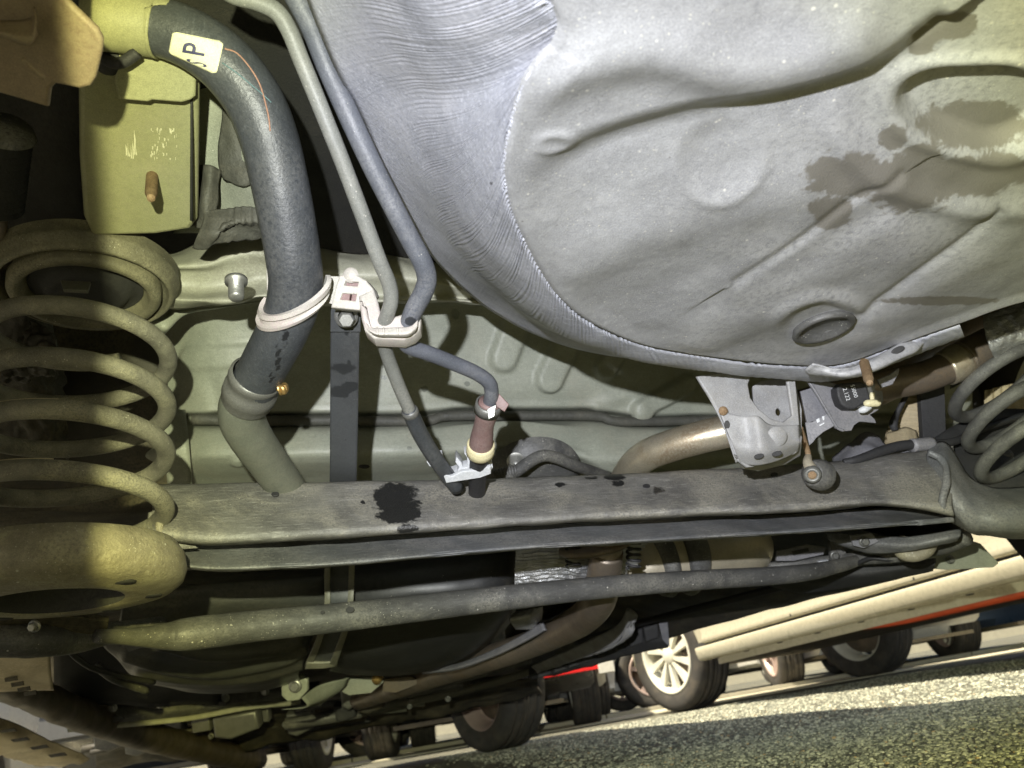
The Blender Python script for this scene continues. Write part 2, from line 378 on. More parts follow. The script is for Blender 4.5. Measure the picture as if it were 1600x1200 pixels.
def text_on(name, s, cx, cy, plane, hpx, rot, mat, parent, lift=.0006, bold=0., xs=1.):
    """lettering laid on a plane, hpx = letter size in picture points, rot degrees clockwise"""
    V, F = text2d(s, bold); r = math.radians(rot)
    if np.ndim(plane) == 0: p0 = at(cx, cy, plane); nrm = -fw
    else:
        a, b, c = [P3(p) for p in plane]; nrm = np.cross(b-a, c-a); nrm /= np.linalg.norm(nrm); p0 = a
        if nrm@(CAM-p0) < 0: nrm = -nrm
    out = []
    for v in V:
        x, y = v[0]*hpx*xs, -v[1]*hpx; px = cx+x*math.cos(r)-y*math.sin(r); py = cy+x*math.sin(r)+y*math.cos(r)
        q = ray(px, py); out.append(CAM+q*(((p0-CAM)@nrm)/(q@nrm))+nrm*lift)
    return mk(name, np.array(out), F, mat, parent, False)
def hexbolt(name, c, ax, r, h, mat, parent, flange=1.35):
    o = lathe(name, [(0.0001, h), (r*.8, h), (r, h*.85), (r, h*.25)], c, ax, mat, parent, seg=6, smooth=False)
    lathe('washer', [(r, h*.3), (r*flange, h*.22), (r*flange*1.05, 0)], c, ax, mat, o, seg=24); return o

# ================================================================== GROUND
def ground_mat():
    m = bpy.data.materials.new('asphalt'); m.use_nodes = True; N = m.node_tree.nodes; L = m.node_tree.links; b = N['Principled BSDF']
    tc = N.new('ShaderNodeTexCoord'); co = tc.outputs['Object']
    v = N.new('ShaderNodeTexVoronoi'); v.inputs['Scale'].default_value = 150; L.new(co, v.inputs['Vector'])
    v2 = N.new('ShaderNodeTexVoronoi'); v2.inputs['Scale'].default_value = 420; L.new(co, v2.inputs['Vector'])
    nn = N.new('ShaderNodeTexNoise'); nn.inputs['Scale'].default_value = 3; nn.inputs['Detail'].default_value = 8; L.new(co, nn.inputs['Vector'])
    cr = N.new('ShaderNodeValToRGB'); L.new(v.outputs['Color'], cr.inputs[0]); e = cr.color_ramp.elements
    e[0].position = .0; e[0].color = (.07, .072, .06, 1); e[1].position = 1; e[1].color = (.46, .44, .32, 1)
    for p, c in ((.35, (.13, .13, .105)), (.6, (.2, .2, .15)), (.86, (.32, .3, .2)), (.93, (.42, .28, .12))):
        k = e.new(p); k.color = (*c, 1)
    cr2 = N.new('ShaderNodeValToRGB'); L.new(v2.outputs['Color'], cr2.inputs[0]); e = cr2.color_ramp.elements
    e[0].color = (.06, .06, .055, 1); e[1].color = (.40, .39, .31, 1)
    mx = N.new('ShaderNodeMix'); mx.data_type = 'RGBA'; mx.inputs[0].default_value = .4; L.new(cr.outputs[0], mx.inputs[6]); L.new(cr2.outputs[0], mx.inputs[7])
    mg = N.new('ShaderNodeMix'); mg.data_type = 'RGBA'; mg.blend_type = 'MULTIPLY'; mg.inputs[0].default_value = .6
    r2 = N.new('ShaderNodeMapRange'); L.new(nn.outputs[0], r2.inputs[0]); r2.inputs[1].default_value = .3; r2.inputs[2].default_value = .7; r2.inputs[3].default_value = .55; r2.inputs[4].default_value = 1.25
    L.new(mx.outputs[2], mg.inputs[6]); L.new(r2.outputs[0], mg.inputs[7]); L.new(mg.outputs[2], b.inputs['Base Color'])
    b.inputs['Roughness'].default_value = .85
    ad = N.new('ShaderNodeMath'); ad.operation = 'MULTIPLY_ADD'; L.new(v2.outputs['Distance'], ad.inputs[0]); ad.inputs[1].default_value = .4; L.new(v.outputs['Distance'], ad.inputs[2])
    bp = N.new('ShaderNodeBump'); bp.inputs['Distance'].default_value = .012; bp.inputs['Strength'].default_value = 1; bp.invert = True
    L.new(ad.outputs[0], bp.inputs['Height']); L.new(bp.outputs[0], b.inputs['Normal']); return m
GM = ground_mat()
# a fine rough patch near the lens inside one big sheet
V = []; F = []
S = 400
xs = np.r_[-S, -40, -8, np.linspace(-2.5, 6, 90), 12, 60, S]; ys = np.r_[-S, -40, -4, np.linspace(-1, 8, 100), 14, 60, S]
Gd = np.array([[(x, y, .004*mnoise.noise(Vector((x*3, y*3, 0))) if -2 < x < 5.5 and -.8 < y < 7.5 else 0) for x in xs] for y in ys])
V, F = gridmesh(Gd); F = [t[::-1] for t in F]
if np.cross(V[F[0][1]]-V[F[0][0]], V[F[0][2]]-V[F[0][0]])[2] < 0: F = [t[::-1] for t in F]
prop(mk('ground', V, F, GM, None, True), kind='structure')
# rough stone surface of the asphalt near the lens: thousands of chippings bedded in it
def chips(name, n_, x0, x1, y0, y1, s0, s1, lift):
    X = rng.uniform(x0, x1, n_); Y = rng.uniform(y0, y1, n_); S_ = rng.uniform(s0, s1, n_)
    gz = np.array([.004*mnoise.noise(Vector((a*3, b*3, 0))) for a, b in zip(X, Y)])
    th = np.linspace(0, 2*math.pi, 5, endpoint=False); V = np.zeros((n_, 11, 3)); ph = rng.uniform(0, 6.28, n_)
    for k in range(5):
        r_ = S_*rng.uniform(.75, 1.2, n_); a = th[k]+ph+rng.uniform(-.3, .3, n_)
        V[:, k] = np.c_[X+r_*np.cos(a), Y+r_*np.sin(a), gz-.001]
        r2 = r_*rng.uniform(.55, .85, n_); V[:, 5+k] = np.c_[X+r2*np.cos(a), Y+r2*np.sin(a), gz+S_*rng.uniform(.35, .75, n_)*lift]
    V[:, 10] = np.c_[X+S_*rng.uniform(-.2, .2, n_), Y, gz+S_*rng.uniform(.6, 1.0, n_)*lift]
    F = []
    for i in range(n_):
        b = i*11
        for k in range(5):
            k2 = (k+1) % 5; F.append((b+k, b+k2, b+5+k2, b+5+k)); F.append((b+5+k, b+5+k2, b+10))
    o = mk(name, V.reshape(-1, 3), F, 'chippings', None, False); a = o.data.attributes.new('tone', 'FLOAT', 'POINT'); a.data.foreach_set('value', np.repeat(rng.uniform(0, 1, n_), 11)); return prop(o, kind='stuff')
m = bpy.data.materials.new('chippings'); m.use_nodes = True; N = m.node_tree.nodes; L = m.node_tree.links; MATS['chippings'] = m
a = N.new('ShaderNodeAttribute'); a.attribute_name = 'tone'; cr = N.new('ShaderNodeValToRGB'); L.new(a.outputs['Fac'], cr.inputs[0]); cr.color_ramp.interpolation = 'CONSTANT'
e = cr.color_ramp.elements; e[0].position = 0; e[0].color = (.09, .097, .08, 1); e[1].position = .22; e[1].color = (.19, .2, .165, 1)
for p, c in ((.42, (.28, .285, .235)), (.60, (.38, .385, .31)), (.76, (.50, .50, .40)), (.90, (.66, .65, .52)), (.985, (.5, .36, .2))):
    k = e.new(p); k.color = (*c, 1)
L.new(cr.outputs[0], N['Principled BSDF'].inputs['Base Color']); N['Principled BSDF'].inputs['Roughness'].default_value = .6
chips('gravel', 42000, .42, 1.75, .55, 1.9, .0012, .0044, .75)
chips('gravel', 1400, .45, 3.2, .6, 4.0, .0045, .0085, .7)
chips('gravel', 36000, .6, 3.6, 1.5, 4.6, .002, .0062, .6)
# raised kerb strip in front of the far row
kb = []
for X0 in np.arange(-6, 16, 1.0):
    pass
def box(x0, x1, y0, y1, z0, z1):
    V = [(x, y, z) for z in (z0, z1) for y in (y0, y1) for x in (x0, x1)]
    return np.array(V), [(0, 2, 3, 1), (4, 5, 7, 6), (0, 1, 5, 4), (2, 6, 7, 3), (0, 4, 6, 2), (1, 3, 7, 5)]
M('kerb_stone', (.46, .43, .34), (.38, .35, .27), 6, .8, bump=.3, bscale=120)
M('pale_sunlit', (.62, .58, .44), (.54, .50, .38), 5, .85, bump=.3, bscale=120)
V, F = [], []
kd = np.array([5.54-2.22, 5.43-6.24]); kd /= np.linalg.norm(kd); kn = np.array([-kd[1], kd[0]])
k0 = np.array([2.22, 6.24])
def strip_box(a, b, w0, w1, z0, z1):
    pts = []
    for z in (z0, z1):
        for w in (w0, w1):
            for t in (a, b): 
                q = k0+kd*t+kn*w; pts.append((q[0], q[1], z))
    return np.array(pts), [(0, 2, 3, 1), (4, 5, 7, 6), (0, 1, 5, 4), (2, 6, 7, 3), (0, 4, 6, 2), (1, 3, 7, 5)]
kerb = prop(thing('kerb', None, None, (k0[0], k0[1], 0)), kind='structure')
for i in range(14):
    V, F = strip_box(-6+i*1.0, -6+i*1.0+.985, 0, .14, 0, .035); mk('kerb_stone', V, F, 'kerb_stone', kerb, False)
V, F = strip_box(-12, 16, -.9, -.05, .003, .008); prop(mk('sunlit_strip', V, F, 'pale_sunlit', None, False), kind='structure')  # pale colour paints the sunlit band across the asphalt

# ================================================================== SUBJECT CAR: body pressings
car = thing('car', 'grey car seen from below with its spare wheel well, floor and chassis rails', 'car', (.27, .63, .3))

# --- spare wheel well floor
ZB = .362
edge_px = [(918, 36), (880, 62), (845, 88), (822, 120), (806, 160), (795, 205), (787, 250), (791, 300), (804, 345), (822, 385), (845, 428), (872, 466), (905, 496), (945, 519), (1000, 541), (1060, 553), (1130, 563), (1220, 572), (1310, 572), (1400, 542), (1500, 508), (1620, 470)]
edge = np.array([onz(x, y, ZB)[:2] for x, y in edge_px])
cen = np.array([.33, .20])
far_pts = np.array([(.66, .36), (.68, .2), (.62, .02), (.45, -.08), (.25, -.07), (.14, 0), (.095, .06), (.078, .10)])
wedge_px = [(838, -40), (856, 0), (872, 40), (862, 72)]
loop = catmull(np.vstack([[onz(x, y, ZB)[:2] for x, y in wedge_px], edge[2:], far_pts]), 20, True)
def seg_d(x, y, pts):
    if len(pts) > 2: pts = [tuple(p) for p in catmull(np.array(pts, float), 6)]
    d = np.full(x.shape, 1e9); t_all = np.zeros(x.shape); s_all = np.zeros(x.shape)
    for (x0, y0), (x1, y1) in zip(pts[:-1], pts[1:]):
        dx, dy = x1-x0, y1-y0; L2 = dx*dx+dy*dy; t = np.clip(((x-x0)*dx+(y-y0)*dy)/L2, 0, 1)
        q = np.hypot(x-x0-t*dx, y-y0-t*dy); m_ = q < d; d = np.where(m_, q, d); s_all = np.where(m_, np.sign((x-x0)*dy-(y-y0)*dx), s_all)
    return d, s_all
def sstep(a, b, x):
    t = np.clip((x-a)/(b-a), 0, 1); return t*t*(3-2*t)
def well_h(x, y):
    """relief of the pressed floor, metres towards the ground; x,y are drawing coordinates of the pressing"""
    h = np.zeros(x.shape)
    d, s = seg_d(x, y, [(800, 282), (930, 232), (1120, 178), (1290, 140), (1400, 95), (1470, 40)])
    below = d*-s                                      # > 0 below the step line
    endf = sstep(800, 960, x)
    h -= .0105*sstep(-34, 30, below)*endf*np.exp(-np.clip(below, 0, 999)/190)
    d, s = seg_d(x, y, [(1150, 442), (1240, 385), (1330, 318), (1410, 278)]); h -= .0016*np.exp(-(d/7)**2); h += .0025*sstep(-45, 0, d*s)*np.exp(-(d/60)**2)
    d, s = seg_d(x, y, [(1345, 492), (1420, 440), (1520, 368), (1560, 330)]); h -= .0018*np.exp(-(d/7)**2); h += .0025*np.exp(-((d-30)/26)**2)
    d, s = seg_d(x, y, [(1060, 560), (1260, 440), (1400, 360)]); h += .004*np.exp(-(d/38)**2)
    d, s = seg_d(x, y, [(900, 420), (1050, 360), (1250, 300)]); h += .0035*np.exp(-(d/42)**2)
    d, s = seg_d(x, y, [(850, 120), (1000, 75), (1160, 110), (1330, 60)]); h += .006*np.exp(-(d/46)**2)
    q = np.hypot((x-1130)/62, (y-262)/44); q = q*(1+.12*np.sin(2*np.arctan2(y-262, x-1130)+.7)); h -= .0022*sstep(1.3, .35, q); h += .0012*np.exp(-((q-1.2)/.2)**2)*sstep(230, 300, y)
    q = np.hypot((x-868)/26, (y-228)/14); h += .0010*np.exp(-(q-1)**2*4)
    # the deep pocket at the right
    q = np.hypot((x-1545)/128, (y-182)/66); q = q*(1+.05*np.sin(3*np.arctan2(y-182, x-1545)+1)); h -= .012*sstep(1.06, .74, q); h += .0022*np.exp(-((q-1.14)/.14)**2)
    q2 = np.hypot((x-1560)/250, (y-190)/140); h += .004*np.exp(-((q2-1)/.12)**2)*sstep(150, 240, y)
    d, s = seg_d(x, y, [(1440, 80), (1500, 30), (1560, -20)]); h -= .003*np.exp(-(d/9)**2)
    # raised ring round the drain plug
    q = np.hypot((x-1285)/72, (y-505)/44); h += .0035*np.exp(-((q-1)/.25)**2)*sstep(560, 470, y); h = np.where(q < .75, h*sstep(.55, .75, q), h)
    d, s = seg_d(x, y, [(850, 545), (1000, 500), (1300, 560)]); h += .0
    return h
nr = 170
rr = np.linspace(0, 1, nr)**.8
Gd = np.zeros((nr, len(loop), 3))
Gd[..., 0] = cen[0]+(loop[None, :, 0]-cen[0])*rr[:, None]; Gd[..., 1] = cen[1]+(loop[None, :, 1]-cen[1])*rr[:, None]; Gd[..., 2] = ZB
x, y, d_ = proj(Gd.reshape(-1, 3))
ok = d_ > .05; x = np.where(ok, np.clip(x, -400, 2400), -400); y = np.where(ok, np.clip(y, -600, 1500), -600)
hh = well_h(x, y).reshape(nr, -1)
low = np.array([[.0022*mnoise.noise(Vector((p[0]*11, p[1]*11, 1)))+.0006*mnoise.noise(Vector((p[0]*40, p[1]*40, 4))) for p in r] for r in Gd])
fall = sstep(1.0, .93, rr)[:, None]
Gd[..., 2] -= (hh+low)*fall
rim = np.clip((rr-.985)/.015, 0, 1)[:, None]; Gd[..., 2] += .0022*rim**2
k = len(loop); V = Gd.reshape(-1, 3)
F = [(i*k+j, i*k+(j+1) % k, (i+1)*k+(j+1) % k, (i+1)*k+j) for i in range(nr-1) for j in range(k)]
st = stain_attr(V, [(1330, 275, 75, 36), (1420, 285, 70, 45), (1500, 275, 90, 32), (1560, 265, 60, 25), (1300, 330, 34, 26), (1395, 215, 22, 20), (1440, 245, 30, 20), (1520, 195, 85, 38), (1450, 55, 26, 16), (1440, 75, 20, 12), (1490, 40, 40, 22), (1470, 470, 90, 7)])  # the last thin streak paints shading in the stain colour
well = mk('spare_wheel_well', V, F, 'well_paint', car, True, st)
prop(well, 'pale grey pressed bottom of the spare wheel well with a wet stain')
# --- its ribbed side wall
N_ = 1300
px_edge = catmull(np.array([(800, -60), (826, -24), (850, 0), (886, 18)]+edge_px[:-1], float), 60)
tt = np.linspace(0, len(px_edge)-1, N_); E3 = np.array([np.interp(tt, np.arange(len(px_edge)), px_edge[:, k]) for k in range(2)]).T
outer_px = [(470, -30), (492, 30), (520, 95), (552, 165), (580, 225), (604, 280), (625, 322), (645, 355), (668, 390), (695, 425), (730, 458), (770, 487), (820, 516), (880, 540), (950, 556), (1020, 563), (1110, 571), (1220, 585), (1310, 590), (1400, 556), (1500, 516)]
op = catmull(np.array(outer_px, float), 60); O2 = np.array([np.interp(np.linspace(0, len(op)-1, N_), np.arange(len(op)), op[:, k]) for k in range(2)]).T
zt = np.interp(np.linspace(0, 1, N_), [0, .55, .7, 1], [.50, .47, .42, .40])
rows = []
A = np.array([onz(x, y, ZB+.0015) for x, y in E3]); B = np.array([onz(x, y, z) for (x, y), z in zip(O2, zt)])
nv = 26
for j in range(nv):
    v = j/(nv-1)
    # folded over a crease near mid height
    R_ = A+(B-A)*v; bul = .010*math.sin(math.pi*min(1, v/.62))*(1 if v < .62 else 0)+(.010*math.sin(math.pi*(v-.62)/.38)*-.3 if v > .62 else 0)
    R_ = R_+np.array([0, 0, -bul])
    rows.append(R_)
Gd = np.array(rows)
# ribs drawn across the wall: real ripples, strongest at the lower edge
ii = np.arange(N_)
def rib(i, v):
    ph = i*.80+10*mnoise.noise(Vector((i*.012, v*1.6, 0)))+5*mnoise.noise(Vector((i*.05, v*5, 7)))+13*v
    return math.sin(ph)*max(0, .35+1.0*mnoise.noise(Vector((i*.05, v*4, 3)))) + .5*mnoise.noise(Vector((i*.35+9*v, v*3, 11)))
Nn = normals(Gd)
hr = np.array([[rib(i, j/(nv-1))*(.00034+.0005*max(0, 1-j/5)) * (.25 if j/(nv-1) > .66 else 1) for i in ii] for j in range(nv)])
big = np.array([[.0012*mnoise.noise(Vector((Gd[j, i, 0]*25, Gd[j, i, 1]*25, Gd[j, i, 2]*25))) for i in ii] for j in range(nv)])
Gd = Gd+Nn*(hr+big)[..., None]
V, F = gridmesh(Gd)
wall = mk('well_wall', V, F, 'well_wall', car, True); md = wall.modifiers.new('t', 'SOLIDIFY'); md.thickness = .001; md.offset = -1
prop(wall, 'ribbed bluish grey side wall of the spare wheel well')
tube('wall_crack', [('z', 768, 286, .372), ('z', 777, 282, .369), ('z', 780, 275, .368), ('z', 784, 270, .366)], .0009, 'liner_black', car, sub=4, seg=8)
# --- drain plug in the well
pc = onz(1287, 513, ZB-.0028); lathe('drain_plug', [(.0205, .004), (.0225, -.0006), (.0205, -.0022), (.0175, -.0015), (.016, .0025), (.0001, .0028)], pc, (0, 0, 1), 'rod_steel', car, seg=40)
# --- mounting flange right of the well with rusty stud
fl = sheet('well_flange', [[(1270, 572, .60), (1330, 575, .60), (1385, 548, .61), (1440, 520, .63), (1492, 494, .66), (1520, 484, .68)],
                      [(1258, 579, .61), (1320, 583, .595), (1378, 562, .60), (1425, 545, .615), (1470, 520, .64), (1502, 500, .67)],
                      [(1264, 585, .62), (1322, 590, .60), (1374, 574, .60), (1410, 558, .61), (1450, 537, .64), (1480, 516, .66)],
                      [(1284, 583, .64), (1320, 588, .63), (1366, 578, .62), (1404, 562, .63), (1446, 542, .66), (1472, 524, .69)]], 'well_paint', car, su=10, sv=8, spots=[(1440, 520, 60, 10)], bumps=.0025, bs=45)
prop(fl, 'crumpled mounting flange beside the spare wheel well')
def stud(name, p0, p1, r, mat, parent):
    a, b = P3(p0), P3(p1); n_ = 44; P = np.array([a+(b-a)*t for t in np.linspace(0, 1, n_)]); L_ = np.linalg.norm(b-a)
    R = np.array([r*(1+.09*(1 if i % 2 else -1)) if i < n_*.8 else r*(1-.35*(i/n_-.8)/.2) for i in range(n_)])
    V, F = tube_vf(P, R, 16); return mk(name, V, F, mat, parent, True)
stud('mounting_stud', (1350, 566, .60), (1359, 599, .56), .0034, 'rust_bolt', car)
plate('flange_hole', ell(1403, 547, 10, 4, -25), .606, .001, 'liner_black', car, back=False)

# --- kick-up floor panel behind the hoses
def gy(x): return np.interp(x, [200, 660, 700, 930, 985, 1500], [0, 0, -8, -8, 3, 0])
def floor_rows():
    R = []
    prof = [(440, .79), (480, .83), (540, .862), (600, .885), (632, .898), (645, .905), (652, .93), (662, .93), (669, .905), (684, .895), (708, .893), (722, .905), (736, .93), (752, .965), (780, 1.02)]
    for (y, Y) in prof:
        row = []
        for x in (214, 275, 330, 420, 520, 600, 680, 720, 800, 880, 925, 960, 1000, 1080, 1160, 1260, 1400, 1520):
            yy = y+(gy(x) if 600 < y < 700 else 0); Yb = Y
            if y >= 684: yy += np.interp(x, [200, 400, 700, 840, 900, 960, 1100, 1500], [0, 0, -6, -20, -2, 8, 5, 0])
            row.append(('y', x, yy, Yb+np.interp(x, [200, 290, 340, 1200, 1500], [.05, .02, 0, 0, .03])))
        R.append(row)
    return R
def floor_disp(x, y):
    h = np.zeros(x.shape)
    for (x0, y0, x1, y1, w) in ((812, 488, 786, 560, 21), (892, 520, 858, 592, 21), (965, 545, 945, 575, 18), (1075, 600, 1000, 640, 14)):
        d, s = seg_d(x, y, [(x0, y0), (x1, y1)]); h += .010*sstep(w+4, w-4, d)
    d, s = seg_d(x, y, [(300, 560), (410, 556)]); h += .004*sstep(24, 12, d)
    d, s = seg_d(x, y, [(330, 600), (345, 640)]); h -= .003*np.exp(-(d/14)**2)
    q = np.hypot((x-372)/13, (y-722)/8); h += .003*sstep(1.1, .4, q)
    d, s = seg_d(x, y, [(935, 633), (985, 618), (1000, 640)]); h += .004*np.exp(-(d/12)**2)
    d, s = seg_d(x, y, [(700, 742), (860, 700), (960, 738)]); h += .003*np.exp(-(d/7)**2)
    return h
fp = sheet('floor_panel', floor_rows(), 'floor_paint', car, su=20, sv=16, disp=floor_disp, bumps=.002, bs=12, spots=[(655, 505, 10, 9), (712, 490, 7, 8), (663, 608, 6, 5), (600, 590, 5, 4), (730, 600, 4, 4), (690, 560, 3, 3), (640, 700, 4, 3)])
prop(fp, 'greenish grey floor panel with pressed capsule ribs')
tube('seam_sealer', [('y', 300, 655, .905), ('y', 400, 658, .903), ('y', 520, 657, .902), ('y', 660, 658, .902), ('y', 700, 650, .902), ('y', 800, 650, .902), ('y', 925, 650, .902), ('y', 955, 657, .902), ('y', 985, 659, .902), ('y', 1100, 657, .902), ('y', 1160, 655, .902)], .0065, 'sealant', car, seg=12, wob=.0007)
plate('drain_slot', ell(569, 729, 8, 2.6, 0), [('y', 569, 729, .888), ('y', 600, 729, .888), ('y', 569, 700, .888)], .001, 'liner_black', car, back=False)
# left part of the floor behind the spring, in the dark
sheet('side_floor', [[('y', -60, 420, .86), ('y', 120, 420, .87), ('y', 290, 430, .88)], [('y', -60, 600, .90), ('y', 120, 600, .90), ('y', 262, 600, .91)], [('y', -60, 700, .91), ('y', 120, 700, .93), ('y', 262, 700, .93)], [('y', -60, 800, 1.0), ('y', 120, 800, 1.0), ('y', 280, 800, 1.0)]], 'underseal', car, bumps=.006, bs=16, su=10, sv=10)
sheet('floor_step', [[('y', 250, 640, .86), ('y', 290, 640, .87)], [('y', 255, 690, .86), ('y', 296, 700, .87)], [('y', 262, 760, .9), ('y', 300, 770, .9)]], 'floor_paint', car)
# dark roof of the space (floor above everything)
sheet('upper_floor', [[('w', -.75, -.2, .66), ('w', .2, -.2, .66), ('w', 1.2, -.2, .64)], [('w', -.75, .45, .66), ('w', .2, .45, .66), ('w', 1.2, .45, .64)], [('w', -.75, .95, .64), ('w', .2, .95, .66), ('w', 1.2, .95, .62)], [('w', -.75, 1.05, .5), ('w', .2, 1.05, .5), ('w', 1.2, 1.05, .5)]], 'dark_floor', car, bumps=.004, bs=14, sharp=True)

# --- rear crossmember (pale pressed rail) from the spring seat to the well
cm = sheet('crossmember', [
    [('y', 205, 385, .665), ('y', 262, 396, .665), ('y', 330, 372, .665), ('y', 372, 360, .665), ('y', 420, 366, .665), ('y', 520, 392, .665), ('y', 610, 398, .665), ('y', 700, 418, .67), ('y', 780, 452, .68), ('y', 860, 470, .69)],
    [('y', 215, 398, .645), ('y', 262, 404, .645), ('y', 330, 384, .645), ('y', 375, 366, .642), ('y', 420, 372, .642), ('y', 520, 404, .645), ('y', 610, 408, .645), ('y', 700, 430, .65), ('y', 780, 458, .665), ('y', 860, 474, .68)],
    [('y', 225, 412, .632), ('y', 265, 416, .632), ('y', 325, 412, .632), ('y', 375, 394, .63), ('y', 420, 396, .63), ('y', 520, 425, .635), ('y', 610, 430, .635), ('y', 700, 445, .645), ('y', 780, 463, .66), ('y', 860, 478, .68)],
    [('y', 232, 424, .642), ('y', 265, 425, .645), ('y', 325, 425, .645), ('y', 375, 420, .645), ('y', 420, 418, .645), ('y', 520, 444, .648), ('y', 610, 448, .65), ('y', 700, 455, .655), ('y', 780, 468, .67), ('y', 860, 482, .69)],
    [('y', 238, 440, .655), ('y', 268, 450, .655), ('y', 325, 452, .655), ('y', 375, 448, .655), ('y', 420, 440, .655), ('y', 520, 462, .66), ('y', 610, 462, .66), ('y', 700, 464, .665), ('y', 780, 473, .68), ('y', 860, 486, .695)],
    [('y', 245, 462, .648), ('y', 275, 468, .645), ('y', 325, 470, .643), ('y', 375, 470, .643), ('y', 420, 462, .643), ('y', 520, 474, .65), ('y', 610, 470, .65), ('y', 700, 469, .66), ('y', 780, 477, .675), ('y', 860, 488, .695)],
    [('y', 240, 478, .675), ('y', 280, 484, .67), ('y', 325, 478, .67), ('y', 375, 476, .67), ('y', 420, 466, .67), ('y', 520, 480, .68), ('y', 610, 474, .68), ('y', 700, 472, .68), ('y', 780, 480, .69), ('y', 860, 490, .70)]],
    'cross_paint', car, su=9, sv=6, bumps=.0022, bs=40)
prop(cm, 'pale dusty pressed crossmember between spring seat and spare wheel well')
plate('flange_hole', ell(741, 456, 7, 3.2, 0), [('y', 741, 456, .648), ('y', 780, 456, .652), ('y', 741, 440, .645)], .001, 'liner_black', car, back=False)
plate('flange_hole', ell(237, 391, 10, 6, 0), [('y', 237, 391, .638), ('y', 280, 391, .638), ('y', 237, 360, .64)], .001, 'sealant', car, back=False)
sheet('crossmember_web', [[('y', 212, 466, .70), ('y', 262, 478, .70), ('y', 330, 482, .72), ('y', 420, 470, .74)], [('y', 230, 500, .70), ('y', 262, 512, .70), ('y', 292, 490, .72), ('y', 330, 484, .74)], [('y', 240, 520, .71), ('y', 258, 522, .72), ('y', 272, 500, .74), ('y', 300, 488, .76)]], 'floor_paint', car)
# --- bumper pin on the crossmember
pin = lathe('rubber_pin', [(.0001, .017), (.0048, .017), (.0060, .015), (.0060, .002), (.0088, .001), (.0088, -.002), (.0001, -.002)], at(369, 440, .61), at(369, 478, .598)-at(369, 440, .61), 'zinc', car, seg=20)

# --- left chassis rail, lid and scratches
RD = [(140, 160, .505), (300, 160, .515), (300, 350, .60)]
rail = plate('chassis_rail', [(132, 60), (296, 60), (301, 110), (300, 300), (300, 342), (291, 354), (240, 362), (150, 364), (139, 340), (133, 250)], RD, .012, 'rail_paint', car, bevel=.004, spots=[])
prop(rail, 'olive painted chassis rail with white scratches and rusty stud')
plate('rail_lid', [(190, 60), (262, 60), (300, 92), (303, 110), (302, 148), (296, 153), (283, 157), (236, 153), (230, 156), (188, 152), (183, 130)], [(190, 100, .475), (300, 100, .485), (300, 150, .497)], .006, 'rail_paint', car, bevel=.0015)
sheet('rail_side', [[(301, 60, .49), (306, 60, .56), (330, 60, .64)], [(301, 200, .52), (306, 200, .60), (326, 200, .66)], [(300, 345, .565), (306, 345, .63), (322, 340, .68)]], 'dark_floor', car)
stud('mounting_stud', (238, 270, .565), (236, 310, .515), .0038, 'rust_bolt', rail)
lathe('stud_collar', [(.0052, .0012), (.006, 0), (.0045, 0)], at(238, 271, .560), at(236, 310, .515)-at(238, 270, .565), 'rail_paint', rail, seg=20)
def scr(name, boxes, plane, mat, parent):
    a, b, c = [P3(p) for p in plane]; nrm = np.cross(b-a, c-a); nrm /= np.linalg.norm(nrm)
    if nrm@(CAM-a) < 0: nrm = -nrm
    V, F = [], []
    for poly in boxes:
        b0 = len(V)
        for p in poly:
            q = ray(*p); V.append(CAM+q*(((a-CAM)@nrm)/(q@nrm))+nrm*.0004)
        F.append(tuple(range(b0, len(V))))
    return mk(name, np.array(V), F, mat, parent, False)
S_ = []
for i in range(7):
    x = 197+i*2.6; h = 8+random.random()*34; yb = 246+random.uniform(-4, 3)
    S_.append([(x, yb), (x+1.8, yb-2), (x+1.3+random.uniform(-1, 1), yb-h*.6), (x+random.uniform(-1, 1), yb-h)])
for i in range(46):
    x = random.uniform(234, 276); y = random.choice([random.uniform(198, 214), random.uniform(226, 250), random.uniform(210, 248)]); w = random.uniform(.6, 2.2); h = random.uniform(1, 7)
    S_.append([(x, y), (x+w, y+.6), (x+w*.8, y+h), (x+.2, y+h*.9)])
prop(scr('scratch_marks', S_, RD, 'scratch_white', rail), kind='stuff')
# --- inner panel between rail and filler hose, sealer runs, folded flange
sheet('inner_panel', [[(308, 140, .60), (345, 135, .60), (380, 150, .60), (410, 160, .62)], [(306, 200, .61), (345, 200, .61), (390, 200, .60), (425, 210, .63)], [(304, 262, .62), (345, 262, .62), (400, 270, .61), (440, 280, .65)], [(300, 330, .64), (345, 330, .64), (410, 320, .63), (455, 330, .66)], [(270, 365, .66), (340, 365, .66), (420, 370, .66), (470, 385, .68)]], 'floor_paint', car, bumps=.002, bs=30, spots=[])
sheet('sealer_run', [[(349, 148, .594), (358, 146, .592), (372, 154, .594)], [(345, 200, .602), (360, 196, .598), (374, 200, .60)], [(340, 240, .608), (360, 238, .604), (382, 246, .606)], [(345, 275, .612), (370, 284, .608), (398, 270, .606)], [(352, 284, .615), (380, 291, .61), (400, 284, .61)]], 'sealant', car, thick=.002, bumps=.0015, bs=90)
sheet('folded_flange', [[(312, 258, .61), (328, 258, .60), (347, 266, .61)], [(306, 300, .61), (322, 302, .597), (341, 306, .606)], [(300, 328, .615), (316, 334, .60), (336, 344, .606)], [(296, 352, .625), (310, 356, .612), (330, 362, .62)]], 'sealant', car, thick=.002, su=8, sv=10, bumps=.002, bs=80)
